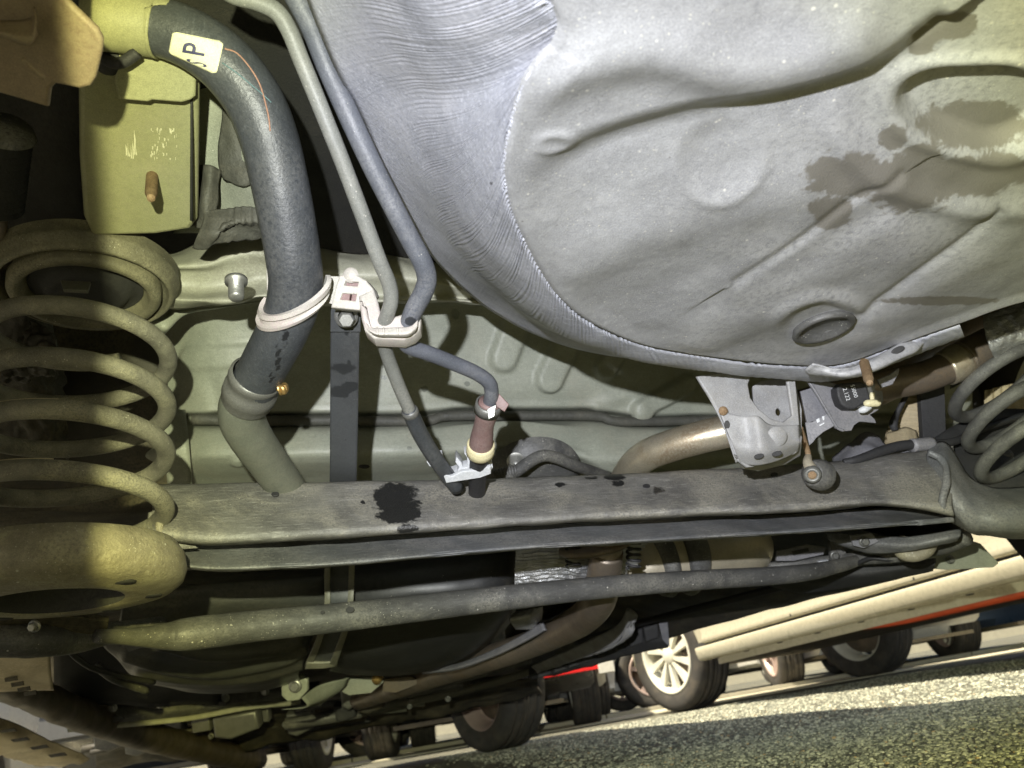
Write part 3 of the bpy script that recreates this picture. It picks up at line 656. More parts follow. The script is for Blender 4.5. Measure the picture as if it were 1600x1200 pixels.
sheet('folded_flange', [[(318, 330, .60), (350, 325, .60), (385, 322, .60), (430, 330, .61)], [(316, 345, .598), (350, 345, .596), (390, 345, .60), (430, 350, .61)], [(308, 368, .597), (340, 366, .594), (358, 352, .60), (430, 362, .62)], [(300, 388, .61), (322, 390, .605), (346, 380, .606), (430, 372, .63)]], 'sealant', car, thick=.002, su=12, sv=10, bumps=.002, bs=80, disp=lambda x, y: .0009*np.sin(x*.55)*sstep(345, 360, x))
# --- upper spring seat, left
AX = np.array([-.166, .612])
def z_at(px, py, X=AX[0], Y=AX[1]): return ony(px, py, Y)[2]
zs = z_at(112, 452)
seat = lathe('spring_seat', [(.071, .022), (.0705, .016), (.0715, .013), (.0715, .009), (.0690, .006), (.0680, .002), (.0665, -.001), (.0640, -.002), (.0625, .001), (.0620, .006), (.059, .010), (.046, .016), (.030, .014), (.0001, .014)], (AX[0], AX[1]+.004, zs), (0, 0, 1), 'seat_steel', car, seg=72)
prop(seat, 'round dusty upper seat of the larger coil spring')
lathe('seat_rubber', [(.0575, .006), (.0572, -.003), (.055, -.0065), (.050, -.007), (.047, -.004), (.044, .006), (.040, .008)], (AX[0], AX[1]+.004, zs), (0, 0, 1), 'seat_steel', car, seg=64)
lathe('seat_centre', [(.043, .004), (.034, .003), (.031, -.003), (.024, -.006), (.0001, -.006)], (AX[0], AX[1]+.004, zs), (0, 0, 1), 'liner_black', car, seg=40)  # black cup puts the shade of the seat opening into the colour
plate('seat_tab', [(96, 438), (140, 440), (136, 453), (100, 451)], [('y', 96, 438, .585), ('y', 140, 438, .585), ('y', 120, 452, .575)], .003, 'member_paint', car)
sheet('seat_shelf', [[('y', -40, 352, .66), ('y', 60, 350, .665), ('y', 110, 345, .66), ('y', 205, 362, .66), ('y', 262, 396, .66)], [('y', -40, 372, .655), ('y', 60, 372, .655), ('y', 110, 362, .655), ('y', 200, 378, .65), ('y', 245, 402, .645)], [('y', -40, 395, .65), ('y', 60, 392, .645), ('y', 120, 382, .64), ('y', 190, 398, .635), ('y', 232, 424, .635)]], 'rail_paint', car, bumps=.002, bs=40, su=10)
plate('shelf_hole', ell(48, 361, 10, 6), [('y', 48, 361, .652), ('y', 90, 361, .652), ('y', 48, 330, .652)], .001, 'liner_black', car, back=False)
# dark wheelhouse left of the rail
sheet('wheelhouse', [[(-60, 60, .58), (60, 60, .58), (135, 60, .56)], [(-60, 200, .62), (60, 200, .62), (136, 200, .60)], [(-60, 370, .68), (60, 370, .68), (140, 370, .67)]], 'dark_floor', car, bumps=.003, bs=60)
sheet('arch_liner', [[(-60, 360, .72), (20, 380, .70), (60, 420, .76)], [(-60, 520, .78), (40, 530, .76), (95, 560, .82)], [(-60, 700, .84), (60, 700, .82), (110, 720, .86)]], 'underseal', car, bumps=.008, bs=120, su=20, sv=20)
# --- box bracket hanging in front of the well, right of centre
BP = [(1100, 590, .66), (1245, 575, .685), (1160, 720, .655)]
br = plate('tow_bracket', [(1093, 590), (1130, 583), (1165, 578), (1205, 570), (1238, 563), (1244, 620), (1250, 690), (1243, 706), (1222, 717), (1196, 724), (1168, 728), (1153, 716), (1144, 690), (1130, 655), (1115, 625), (1102, 605)], BP, .004, 'bracket_paint', car, holes=[[(1167, 600), (1172, 586), (1186, 576), (1206, 572), (1226, 574), (1231, 582), (1235, 612), (1241, 650), (1225, 662), (1204, 656), (1184, 640), (1171, 622)]], bevel=.0014)
prop(br, 'grey box bracket with a large arched cutout')
plate('bracket_back', [(1177, 604), (1190, 596), (1240, 590), (1252, 640), (1252, 700), (1205, 690), (1180, 652)], [(1160, 590, .725), (1245, 575, .735), (1200, 700, .69)], .003, 'bracket_paint', br, holes=[ell(1216, 643, 5, 7)])
plate('bracket_sole', [(1150, 715), (1172, 722), (1246, 704), (1252, 690), (1250, 712), (1226, 726), (1185, 736), (1160, 732)], [(1150, 716, .652), (1250, 705, .68), (1200, 735, .70)], .003, 'bracket_paint', br)
plate('bracket_hole', ell(1136, 664, 3.5, 6), [(1136, 664, .6515), (1160, 664, .6515), (1136, 690, .6515)], .001, 'liner_black', br, back=False)
lathe('plug_weld', [(.004, 0), (.0035, .0012), (.0001, .0014)], at(1130, 642, .6515), -fw, 'rust_bolt', br, seg=16)
for bx_, by_ in ((1186, 713), (1214, 709)): plate('bracket_hole', ell(bx_, by_, 7, 3, -12), .641, .001, 'liner_black', br, back=False)
sheet('bracket_toe', [[(1124, 642, .654), (1160, 650, .6535), (1184, 650, .648), (1206, 664, .655), (1249, 664, .667)], [(1134, 668, .651), (1166, 676, .650), (1188, 680, .643), (1210, 682, .649), (1250, 680, .664)], [(1146, 698, .649), (1170, 704, .646), (1192, 706, .641), (1214, 702, .647), (1251, 692, .664)], [(1156, 722, .655), (1174, 728, .656), (1194, 727, .655), (1218, 720, .660), (1248, 706, .674)]], 'bracket_paint', br, su=10, sv=8, thick=.002)
sheet('bracket_side', [[(1092, 590, .662), (1098, 588, .70), (1106, 586, .76)], [(1128, 655, .657), (1134, 655, .70), (1142, 655, .76)], [(1152, 722, .654), (1158, 720, .70), (1166, 716, .76)]], 'bracket_paint', br)
lathe('plug_weld', [(.0085, 0), (.008, .0008), (.0001, .0009)], at(1214, 682, .6475), -fw, 'bracket_paint', br, seg=20)
# --- right side: dark tunnel wall, arch liner
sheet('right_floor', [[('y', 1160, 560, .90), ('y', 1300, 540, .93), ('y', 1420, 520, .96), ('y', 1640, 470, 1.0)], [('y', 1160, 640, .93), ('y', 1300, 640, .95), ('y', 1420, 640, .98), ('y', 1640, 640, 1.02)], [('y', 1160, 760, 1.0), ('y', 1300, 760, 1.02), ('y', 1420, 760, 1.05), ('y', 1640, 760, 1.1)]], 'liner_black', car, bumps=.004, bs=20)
rl = sheet('ribbed_liner', [[(1428, 596, .98), (1443, 590, .97), (1458, 585, .97)], [(1410, 630, .98), (1440, 630, .97), (1460, 625, .97)], [(1385, 675, .98), (1435, 672, .97), (1462, 668, .97)], [(1380, 715, .99), (1430, 712, .98), (1460, 705, .97)]], 'liner_sun_tint', car, su=14, sv=16, disp=lambda x, y: .002*np.sin(y*.75))
prop(rl, 'ribbed liner in a tan colour holding warm daylight behind the exhaust hanger')
sheet('ribbed_liner', [[(1540, 610, 1.05), (1580, 600, 1.05), (1640, 590, 1.05)], [(1540, 650, 1.05), (1580, 645, 1.05), (1640, 640, 1.05)], [(1540, 690, 1.05), (1580, 690, 1.05), (1640, 680, 1.05)]], 'liner_sun_tint', car, su=14, sv=16, disp=lambda x, y: .0025*np.sin(x*.5))
plate('liner_post', [(1438, 596), (1475, 588), (1478, 700), (1445, 712)], .95, .01, 'liner_black', car)
# lower seat pressing behind the right spring
sheet('spring_pad', [[(1450, 690, .90), (1500, 660, .94), (1560, 640, .98), (1640, 640, 1.0)], [(1455, 720, .88), (1510, 710, .90), (1570, 705, .93), (1640, 700, .96)], [(1470, 745, .86), (1520, 755, .87), (1580, 750, .89), (1640, 745, .92)], [(1490, 765, .86), (1540, 780, .87), (1590, 775, .89), (1640, 770, .92)]], 'liner_black', car, bumps=.002, bs=40)
# --- own wheels
def tyre_prof(R, w, rr_):
    return [(rr_, -w*.42), (rr_+.012, -w*.46), (R*.86, -w*.5), (R*.955, -w*.47), (R*.985, -w*.40), (R, -w*.34), (R, -w*.25), (R-.007, -w*.245), (R-.007, -w*.225), (R, -w*.22), (R, -w*.06), (R-.007, -w*.055), (R-.007, -w*.035), (R, -w*.03),
            (R, w*.03), (R-.007, w*.035), (R-.007, w*.055), (R, w*.06), (R, w*.22), (R-.007, w*.225), (R-.007, w*.245), (R, w*.25), (R, w*.34), (R*.985, w*.40), (R*.955, w*.47), (R*.86, w*.5), (rr_+.012, w*.46), (rr_, w*.42)]
def wheel(parent, c, ax, R, w, rim_mat='rim_silver', spokes=10, name='wheel', seg=72, sw=1.):
    """wheel: a tyre mesh with rim, spokes and hub under it; ax points to the outer face"""
    ax = np.asarray(ax, float); ax /= np.linalg.norm(ax); rr_ = R*.665
    o = lathe(name, tyre_prof(R, w, rr_), c, ax, 'tyre_rubber', parent, seg=seg)
    lathe('rim', [(rr_+.006, w*.43), (rr_+.008, w*.47), (rr_-.004, w*.475), (rr_-.016, w*.44), (rr_-.022, w*.3), (rr_-.03, -.1*w), (rr_-.012, -w*.40), (rr_+.006, -w*.43)], c, ax, rim_mat, o, seg=seg)
    t = np.array([1., 0, 0]) if abs(ax[0]) < .8 else np.array([0, 1., 0]); n_ = t-ax*(t@ax); n_ /= np.linalg.norm(n_); b = np.cross(ax, n_)
    V, F = [], []
    for k in range(spokes):
        a = 2*math.pi*k/spokes+.2; da = .34/spokes*5*sw
        for (r1, a1) in ((rr_*.22, a-da*.45), (rr_*.22, a+da*.45), (rr_*.97, a+da*.42+.1), (rr_*.97, a-da*.28+.1)):
            pass
        qs = [(rr_*.2, a-da*.5), (rr_*.2, a+da*.5), (rr_*.97, a+da*.32+.12), (rr_*.97, a-da*.32+.12)]; b0 = len(V)
        for zz in (w*.38, w*.26):
            for (r1, a1) in qs: V.append(c+ax*(zz+(.012 if r1 > rr_*.5 else 0)*0)+r1*(math.cos(a1)*n_+math.sin(a1)*b))
        F += [(b0, b0+1, b0+2, b0+3), (b0+7, b0+6, b0+5, b0+4)]+[(b0+i, b0+4+i, b0+4+(i+1) % 4, b0+(i+1) % 4) for i in range(4)]
    mk('spokes', np.array(V), F, rim_mat, o, False)
    lathe('hub', [(.0001, w*.41), (rr_*.2, w*.40), (rr_*.26, w*.36), (rr_*.26, w*.1), (.0001, w*.1)], c, ax, rim_mat, o, seg=24)
    lathe('brake_disc', [(.0001, w*.0), (rr_*.78, w*.0), (rr_*.78, -w*.06), (.0001, -w*.06)], c, ax, 'burnt_pipe', o, seg=40)
    return o
cw = np.array([.87, 4.02, .285]); wheel(car, cw, (.93, .37, 0), .285, .235, 'rim_pink')
prop(car.children[-1], 'front wheel standing on the asphalt under the front of the car')
rwc = onz(1790, 700, .31); rwc = at(1825, 665, 1.12); wheel(car, rwc, (1, 0, -.03), .29, .18, 'rim_silver')
# --- body sides, sills and the shell above (casts the shadow on the asphalt)
rs = [onz(x, y, .265) for x, y in ((1500, 860), (1300, 919), (1060, 992), (860, 1054))]
sheet('right_sill', [[('w', p[0]-.30, p[1]-.0, .36) for p in rs], [('w', p[0]-.12, p[1], .30) for p in rs], [('w', p[0]-.02, p[1], .268) for p in rs], [('w', p[0]+.0, p[1], .265) for p in rs], [('w', p[0]+.02, p[1], .30) for p in rs], [('w', p[0]+.03, p[1], .6) for p in rs]], 'liner_black', car, su=14, sv=5, bumps=.004, bs=9)
ls = [onz(x, y, .33) for x, y in ((-80, 1035), (60, 1085), (200, 1128), (330, 1165), (392, 1183))]
tube('left_sill', [(-80, 1030, .95), (0, 1064, 1.15), (70, 1094, 1.4), (140, 1122, 1.7), (260, 1158, 2.3), (400, 1188, 3.2)], [.018, .023, .028, .033, .040, .046], 'sill_brown', car, seg=20, wob=.004)
sheet('gap_shade_sheet', [[(84, 985, 1.5), (210, 985, 1.6), (340, 985, 1.75)], [(84, 1040, 1.55), (210, 1045, 1.65), (340, 1050, 1.8)], [(84, 1104, 1.62), (210, 1104, 1.75), (340, 1100, 1.9)]], 'liner_black', car, bumps=.01, bs=12, su=10, sv=10)  # added black sheet that fills the gap with painted shade
XL, XR, YF, YB = ls[2][0]-.07, rs[1][0]+.06, 4.45, -.14
shell = [(0, .42), (0, .95), (.20, 1.38)]
secs = []
for (yy, hb, top, inset) in ((YB, .32, .95, .0), (YB+.05, .33, 1.0, .02), (.35, .5, 1.38, .16), (2.2, .5, 1.42, .18), (2.75, .5, 1.34, .18), (3.35, .5, .98, .06), (YF-.1, .5, .82, .05), (YF, .45, .7, .1)):
    secs.append([(XL+(.02), yy, min(hb, .36)), (XL, yy, .62), (XL+.01, yy, min(.9, top-.02)), (XL+.02+inset, yy, top), ((XL+XR)/2, yy, top+.03), (XR-.02-inset, yy, top), (XR-.01, yy, min(.9, top-.02)), (XR, yy, .62), (XR-.02, yy, hb)])
Gd = np.array(secs, float); V, F = gridmesh(Gd); nsec = len(secs); w_ = 9
F.append(tuple(range(w_))); F.append(tuple((nsec-1)*w_+i for i in range(w_))[::-1])
autos(mk('body_shell', V, F, 'paint_grey', car), 50)
# underside ahead of the tank, running to the front
vp = lambda x, y, z: ('z', x, y, z)
sheet('under_floor', [[('w', XL+.1, 1.0, .46), ('w', .0, 1.0, .46), ('w', .45, 1.0, .48), ('w', XR-.05, 1.0, .42)], [('w', XL+.1, 1.9, .40), ('w', .0, 1.9, .42), ('w', .45, 1.9, .44), ('w', XR-.05, 1.9, .38)], [('w', XL+.1, 2.8, .37), ('w', .0, 2.8, .36), ('w', .45, 2.8, .36), ('w', XR-.05, 2.8, .34)], [('w', XL+.1, 3.7, .34), ('w', .0, 3.7, .30), ('w', .45, 3.7, .30), ('w', XR-.05, 3.7, .32)], [('w', XL+.1, 4.4, .42), ('w', .0, 4.4, .34), ('w', .45, 4.4, .34), ('w', XR-.05, 4.4, .4)]], 'underseal', car, su=14, sv=14, bumps=.012, bs=7)
exec_parts = None

# ================================================================== LEFT COIL SPRING and right one
def spring(name, label, ax_xy, R, r, theta0, ztab, n_turn_pts, parent_loc, mat='spring_steel', wire_end=True, group='rear coil springs', ax_tilt=(0, 0), alpha=0., beta=0.):
    """ztab: list of (turn, z) of successive right-hand extremes"""
    t = np.linspace(ztab[0][0], ztab[-1][0], n_turn_pts); z = np.interp(t, [a for a, b in ztab], [b for a, b in ztab])
    k_ = np.ones(9)/9; zp = np.pad(z, 4, mode='edge'); z2 = np.convolve(zp, k_, 'valid')
    th = theta0+2*math.pi*t
    zr = np.interp(t, [ztab[0][0], ztab[-1][0]], [1, 1])
    P = np.c_[ax_xy[0]+ax_tilt[0]*(z2-z2.mean())+R*np.cos(th), ax_xy[1]+ax_tilt[1]*(z2-z2.mean())+R*np.sin(th), z2]
    if alpha or beta:                                   # coil planes leaning with the canted spring
        ex = np.array([rt[0], rt[1], 0]); ex /= np.linalg.norm(ex); ey = np.array([-ex[1], ex[0], 0]); q = np.c_[R*np.cos(th), R*np.sin(th), 0*th]
        a_, b_ = q@ex, q@ey; P = np.c_[np.full(len(th), ax_xy[0]), np.full(len(th), ax_xy[1]), z2]+a_[:, None]*(ex*math.cos(beta)+np.array([0, 0, math.sin(beta)]))+b_[:, None]*(ey*math.cos(alpha)-np.array([0, 0, math.sin(alpha)]))
    V, F = tube_vf(P, r, 18)
    o = mk(name, V, F, mat, None, True, loc=parent_loc); prop(o, label, 'coil spring', group); return o
RS = .0645; rw = .0071
camang = math.atan2(rt[1], rt[0])
exts = []
for (x, y) in ((262, 539), (258, 614), (253, 689), (249, 778)):
    # right extreme of the coil lies at angle camang from the axis
    c2 = AX+RS*np.array([math.cos(camang), math.sin(camang)]); v = ray(x-12, y); tt_ = ((c2-CAM[:2])@fw[:2])/(v[:2]@fw[:2]); exts.append(CAM[2]+v[2]*tt_)
pz = (exts[0]-exts[3])/3
ztab = [(-.75, exts[0]+pz*.62), (-.5, exts[0]+pz*.5), (0, exts[0]), (1, exts[1]), (2, exts[2]), (3, exts[3]), (3.38, exts[3]-pz*.36)]
# descending helix, handed so that the nearer half drops to the right
spl = spring('coil_spring', 'dusty olive coil spring standing in the big round perch under the chassis rail', AX, RS, rw, camang, ztab, 560, (AX[0], AX[1], exts[3]-.02))
for (a0_, z0_) in ((.30, 2), (.30, 3)):                                     # the bright rubbed bead along two coils
    tq = np.linspace(z0_-.36, z0_-.20, 30); zq = np.interp(tq, [a for a, b in ztab], [b for a, b in ztab]); th = camang+2*math.pi*tq
    Pq = np.c_[AX[0]+RS*np.cos(th), AX[1]+RS*np.sin(th), zq+rw*.93]; V, F = tube_vf(Pq, .0016, 8); mk('rub_mark', V, F, 'sill_tan', spl)
AR = np.array([.772, .635]); RSR = .064
extl = []
for (x, y) in ((1469, 624), (1492, 675), (1516, 723)):
    c2 = AR-.97*RSR*np.array([math.cos(camang), math.sin(camang)]); v = ray(x+9, y); tt_ = ((c2-CAM[:2])@fw[:2])/(v[:2]@fw[:2]); extl.append(CAM[2]+v[2]*tt_+RSR*math.sin(math.radians(11)))
pz2 = (extl[0]-extl[2])/2
ztab2 = [(-.8, extl[0]+pz2*.7), (0, extl[0]), (1, extl[1]), (2, extl[2]), (2.62, extl[2]-pz2*.62)]
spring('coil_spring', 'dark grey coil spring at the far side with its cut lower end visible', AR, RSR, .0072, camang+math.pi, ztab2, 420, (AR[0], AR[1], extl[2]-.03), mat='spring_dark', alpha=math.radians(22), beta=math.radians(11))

# ================================================================== REAR AXLE BEAM
beam = thing('axle_beam', 'long dusty twist beam axle with a black oil stain running across the picture', 'axle beam', (.28, .65, .3))
bx = [238, 330, 420, 520, 600, 680, 800, 950, 1100, 1250, 1360, 1440, 1490]
def bl(tab):
    return [float(np.interp(x, [a for a, b in tab], [b for a, b in tab])) for x in bx]
T0 = bl([(238, 762), (330, 759), (520, 757), (800, 751), (1000, 743), (1300, 727), (1440, 707), (1490, 692)])
T1 = bl([(238, 842), (330, 851), (420, 847), (520, 841), (800, 822), (1000, 810), (1300, 798), (1370, 790), (1440, 798), (1490, 806)])
L0 = bl([(238, 862), (330, 852), (420, 852), (520, 850), (800, 830), (1000, 818), (1300, 806), (1370, 800), (1440, 803), (1490, 808)])
L1 = bl([(238, 880), (290, 893), (420, 890), (520, 885), (800, 860), (1000, 848), (1300, 830), (1370, 824), (1440, 818), (1490, 812)])
ub = sheet('upper_flange', [[('y', x, a-4, .695) for x, a in zip(bx, T0)], [('y', x, a+1, .682) for x, a in zip(bx, T0)], [('y', x, a+.35*(b-a), .662) for x, a, b in zip(bx, T0, T1)], [('y', x, a+.70*(b-a), .640) for x, a, b in zip(bx, T0, T1)], [('y', x, a+.86*(b-a), .634) for x, a, b in zip(bx, T0, T1)], [('y', x, b-1, .640) for x, b in zip(bx, T1)], [('y', x, b+1, .665) for x, b in zip(bx, T1)]],
           'beam_steel', beam, su=14, sv=7, thick=.003, bumps=.0012, bs=30, disp=lambda x, y: .0025*sstep(1330, 1400, x)*np.sin((y-700)*.06),
           spots=[(620, 770, 30, 16), (622, 790, 34, 20), (618, 808, 30, 10), (640, 800, 20, 12), (598, 775, 14, 14), (636, 826, 18, 7), (714, 772, 6, 4.5), (877, 757, 7, 4), (923, 747, 7, 3), (960, 745, 17, 5), (966, 755, 9, 5), (1029, 766, 7, 7), (566, 784, 4, 3), (745, 760, 3, 2.5)])
lb = sheet('lower_flange', [[('y', x, a-6, .70) for x, a in zip(bx, L0)], [('y', x, a+1, .692) for x, a in zip(bx, L0)], [('y', x, a+.55*(b-a), .672) for x, a, b in zip(bx, L0, L1)], [('y', x, a+.86*(b-a), .662) for x, a, b in zip(bx, L0, L1)], [('y', x, b, .670) for x, b in zip(bx, L1)], [('y', x, b+1, .70) for x, b in zip(bx, L1)]], 'lower_flange_steel', beam, su=12, sv=7, thick=.003, bumps=.001, bs=30)
zc = ony(160, 880, AX[1])[2]
perch = lathe('spring_perch', [(.044, .005), (.056, .009), (.069, .0135), (.078, .011), (.0835, .002), (.0848, -.008), (.0825, -.0155), (.076, -.0208), (.066, -.0232), (.052, -.0242), (.046, -.0247), (.0432, -.0238)], (AX[0]-.004, AX[1], zc), (0, 0, 1), 'perch_steel', beam, seg=80)
prop(perch, 'large rounded yellowish spring perch with a hole in its bottom')
lathe('hole_floor', [(.0001, -.002), (.0395, -.002), (.0405, -.016), (.0432, -.0238)], (AX[0]-.004, AX[1], zc), (0, 0, 1), 'liner_black', perch, seg=40)  # black floor and sides paint the shade inside the hole
lathe('perch_pad', [(.0001, .0), (.046, .0), (.056, .003), (.068, .0075)], (AX[0]-.004, AX[1], zc+.0065), (0, 0, 1), 'spring_steel', perch, seg=48)
for (x, y, a, b) in ((212, 917, 17, 3.5), (186, 945, 16, 4), (58, 960, 20, 4)):
    pass
for ang in (-.6, .35, 1.2, 2.4, 3.6):
    cx, cy = AX[0]-.004+.062*math.cos(ang), AX[1]+.062*math.sin(ang)
    lathe('perch_hole', [(.0001, 0), (.0065, 0), (.0072, .0012)], (cx, cy, zc-.0238), (0, 0, 1), 'liner_black', perch, seg=16)
# link web between perch and beam
sheet('perch_web', [[('y', 236, 800, .645), ('y', 262, 790, .66), ('y', 300, 775, .68)], [('y', 232, 826, .645), ('y', 258, 836, .65), ('y', 300, 845, .66)], [('y', 252, 850, .65), ('y', 275, 858, .655), ('y', 310, 856, .66)]], 'beam_steel', beam, thick=.003)
# right perch and arm
zr_ = ony(1575, 800, .66)[2]
rp = sheet('spring_perch', [[(1452, 694, .86), (1478, 690, .85), (1500, 720, .85), (1520, 748, .85), (1560, 762, .855), (1640, 758, .87)],
                            [(1448, 715, .84), (1474, 720, .815), (1496, 750, .81), (1522, 775, .805), (1565, 785, .80), (1640, 782, .82)],
                            [(1455, 750, .83), (1478, 758, .80), (1500, 785, .79), (1530, 803, .785), (1570, 810, .78), (1640, 806, .80)],
                            [(1466, 790, .83), (1486, 798, .80), (1508, 822, .795), (1536, 828, .79), (1575, 832, .785), (1640, 830, .80)],
                            [(1474, 808, .84), (1494, 820, .83), (1520, 836, .82), (1545, 838, .82), (1580, 842, .82), (1640, 842, .84)]], 'lower_flange_steel', beam, su=10, sv=8, thick=.004, bumps=.0015, bs=40)
prop(rp, 'dark curved spring perch at the far end of the beam')
# trailing arm of the left end (dark, below the perch)
tube('trailing_arm', [(-60, 1000, .60), (60, 1001, .62), (120, 998, .66), (170, 990, .72), (250, 975, .8)], [.013, .013, .012, .010, .008], 'rod_steel', beam, seg=16)
plate('arm_plate', [(-30, 962), (60, 964), (130, 966), (168, 972), (166, 986), (140, 991), (90, 984), (40, 986), (-30, 988)], [(0, 962, .60), (160, 970, .64), (80, 990, .63)], .006, 'underseal', beam)
hexbolt('arm_bolt', at(54, 978, .60), -fw, .0035, .005, 'zinc', beam)
sheet('trailing_arm', [[(1290, 832, .98), (1360, 836, .95), (1420, 838, .92), (1475, 830, .90), (1502, 826, .90)], [(1300, 848, .97), (1360, 850, .94), (1420, 852, .91), (1475, 842, .89), (1500, 838, .89)], [(1340, 862, .97), (1370, 866, .95), (1420, 862, .92), (1470, 852, .90), (1495, 846, .90)]], 'lower_flange_steel', beam, thick=.004, bumps=.001, bs=50)

# ================================================================== PANHARD ROD / stabiliser
rod = tube('stabilizer_bar', [(150, 994, .64), (215, 995, .67), (262, 994, .69), (300, 990, .70), (400, 978, .73), (520, 966, .76), (680, 947, .81), (800, 933, .84), (950, 917, .88), (1100, 906, .93), (1240, 897, .98), (1310, 884, 1.03), (1372, 866, 1.10)],
           [.0055, .008, .012, .0147, .0145, .014, .0137, .0132, .0125, .0118, .011, .009, .006], 'rod_steel', None, seg=24, wob=.0004)
prop(rod, 'long dark tube bar crossing below the axle beam, flattened at its near end', 'stabilizer bar')

# ================================================================== FUEL TANK
tank = thing('fuel_tank', 'large black plastic fuel tank held by a strap ahead of the axle beam', 'fuel tank', (.05, 1.2, .28))
sheet('tank_half', [[(500, 872, 1.12), (600, 868, 1.10), (720, 855, 1.10), (790, 848, 1.12), (808, 846, 1.2)], [(505, 888, 1.04), (600, 884, 1.02), (720, 876, 1.02), (793, 870, 1.05), (810, 868, 1.2)], [(508, 918, 1.0), (600, 914, .985), (720, 910, .99), (797, 905, 1.03), (812, 900, 1.2)], [(510, 956, 1.0), (600, 950, .985), (720, 944, .995), (797, 938, 1.04), (812, 935, 1.2)], [(512, 976, 1.04), (600, 968, 1.03), (700, 958, 1.03), (790, 948, 1.07), (810, 945, 1.2)], [(516, 992, 1.06), (600, 985, 1.05), (700, 972, 1.05), (785, 960, 1.09), (806, 955, 1.22)], [(518, 1020, 1.10), (600, 1020, 1.10), (700, 1005, 1.12), (770, 985, 1.16), (800, 968, 1.26)], [(518, 1040, 1.20), (560, 1046, 1.2), (650, 1044, 1.2), (740, 1018, 1.26), (790, 985, 1.33)], [(515, 1048, 1.35), (560, 1055, 1.35), (650, 1052, 1.36), (740, 1030, 1.4), (790, 1000, 1.45)]], 'tank_plastic', tank, su=12, sv=8, thick=.004, bumps=.003, bs=12)
lh = sheet('tank_half', [[(180, 900, 1.0), (290, 892, 1.02), (400, 885, 1.06), (512, 876, 1.10)], [(190, 915, .95), (290, 908, .97), (400, 900, 1.0), (514, 890, 1.04)], [(190, 950, .92), (290, 945, .95), (400, 938, .97), (514, 930, 1.01)], [(180, 990, .95), (290, 985, .97), (400, 976, 1.0), (512, 966, 1.03)], [(160, 1005, .96), (260, 1012, .97), (380, 1010, 1.0), (490, 995, 1.04)], [(182, 1030, 1.0), (270, 1040, 1.0), (380, 1036, 1.02), (480, 1020, 1.07)], [(200, 1052, 1.06), (280, 1062, 1.06), (390, 1058, 1.08), (470, 1042, 1.12)], [(220, 1066, 1.16), (300, 1076, 1.16), (400, 1072, 1.18), (466, 1056, 1.22)], [(240, 1070, 1.3), (310, 1082, 1.3), (400, 1080, 1.3), (470, 1064, 1.34)]], 'tank_grey', tank, su=26, sv=20, thick=.004, bumps=.003, bs=10, disp=lambda x, y: sum(.007*np.exp(-(seg_d(x, y, p)[0]/w)**2) for p, w in (([(196, 1026), (260, 1046), (340, 1050), (440, 1032), (478, 1012)], 6), ([(214, 1052), (300, 1064), (400, 1058), (470, 1038)], 5), ([(250, 1008), (330, 1024), (430, 1016), (470, 1000)], 7), ([(230, 930), (330, 922), (500, 908)], 9))))
prop(lh, 'greyish moulded half of the tank nearer the spring')
# printed label on the tank
LBP = [(195, 1012, .945), (262, 995, .945), (230, 975, .93)]
lbl = plate('tank_label', [(186, 1004), (258, 972), (266, 984), (262, 998), (202, 1018)], .925, .001, 'tank_grey', tank)
LP2 = [(186, 1004, .9238), (258, 972, .9238), (202, 1018, .9238)]
prop(scr('label_print', [[(200+k*4.2, 1000-k*1.7+o), (202+k*4.2+(k % 3)*.6, 999.2-k*1.7+o), (204+k*4.2, 1007-k*1.7+o), (202+k*4.2, 1008-k*1.7+o)] for k in range(13) for o in (0, -11) if (k*7+int(o)) % 5], LP2, 'white_clean', lbl), kind='stuff')
# filler spout bracket tray on the right-hand end with curled shield
# ================================================================== TANK STRAP
strap = thing('tank_strap', 'flat black steel strap bolted beside the white clip and running down under the tank', 'strap', P3((538, 640, .64)))
def ribbon(name, ctr, wpx, mat, parent, thick=.003, spots=None, su=10):
    rows = [[(x-w/2, y, d), (x, y, d-.0005), (x+w/2, y, d)] for (x, y, d), w in zip(ctr, wpx)]
    return sheet(name, rows, mat, parent, su=6, sv=su, thick=thick, spots=spots)
ribbon('band', [(541, 480, .572), (539, 520, .585), (538, 600, .625), (537, 680, .665), (536, 750, .715), (534, 830, .83), (532, 870, .92), (531, 900, .955), (530, 945, .95), (522, 985, .985), (512, 1015, 1.02), (502, 1042, 1.08)], [44, 45, 44, 43, 42, 44, 45, 44, 43, 42, 42, 40], 'strap_black', strap, spots=[(536, 575, 20, 9), (530, 612, 16, 10), (548, 604, 16, 8), (541, 522, 4, 3.5), (527, 546, 4, 3.5), (545, 568, 3, 3), (540, 690, 3, 3)])
for s_ in (-1, 1):
    ribbon('edge_flange', [(531+s_*19, 876, .935), (530+s_*19, 905, .945), (529+s_*18, 945, .94), (521+s_*18, 985, .975), (511+s_*18, 1015, 1.01), (500+s_*19, 1042, 1.07)], [9, 9, 9, 10, 10, 11], 'member_paint', strap, thick=.006)
sheet('band_end', [[(480, 1036, 1.05), (505, 1036, 1.055), (528, 1034, 1.06)], [(476, 1046, 1.06), (505, 1045, 1.06), (526, 1042, 1.07)]], 'member_paint', strap, thick=.005)
bo = hexbolt('bolt', at(541, 494, .565), at(541, 512, .535)-at(541, 494, .565), .0062, .0125, 'zinc', strap)
plate('washer_plate', [(518, 484), (562, 484), (562, 518), (517, 518)], [(518, 484, .568), (562, 484, .568), (540, 518, .580)], .003, 'strap_black', strap)

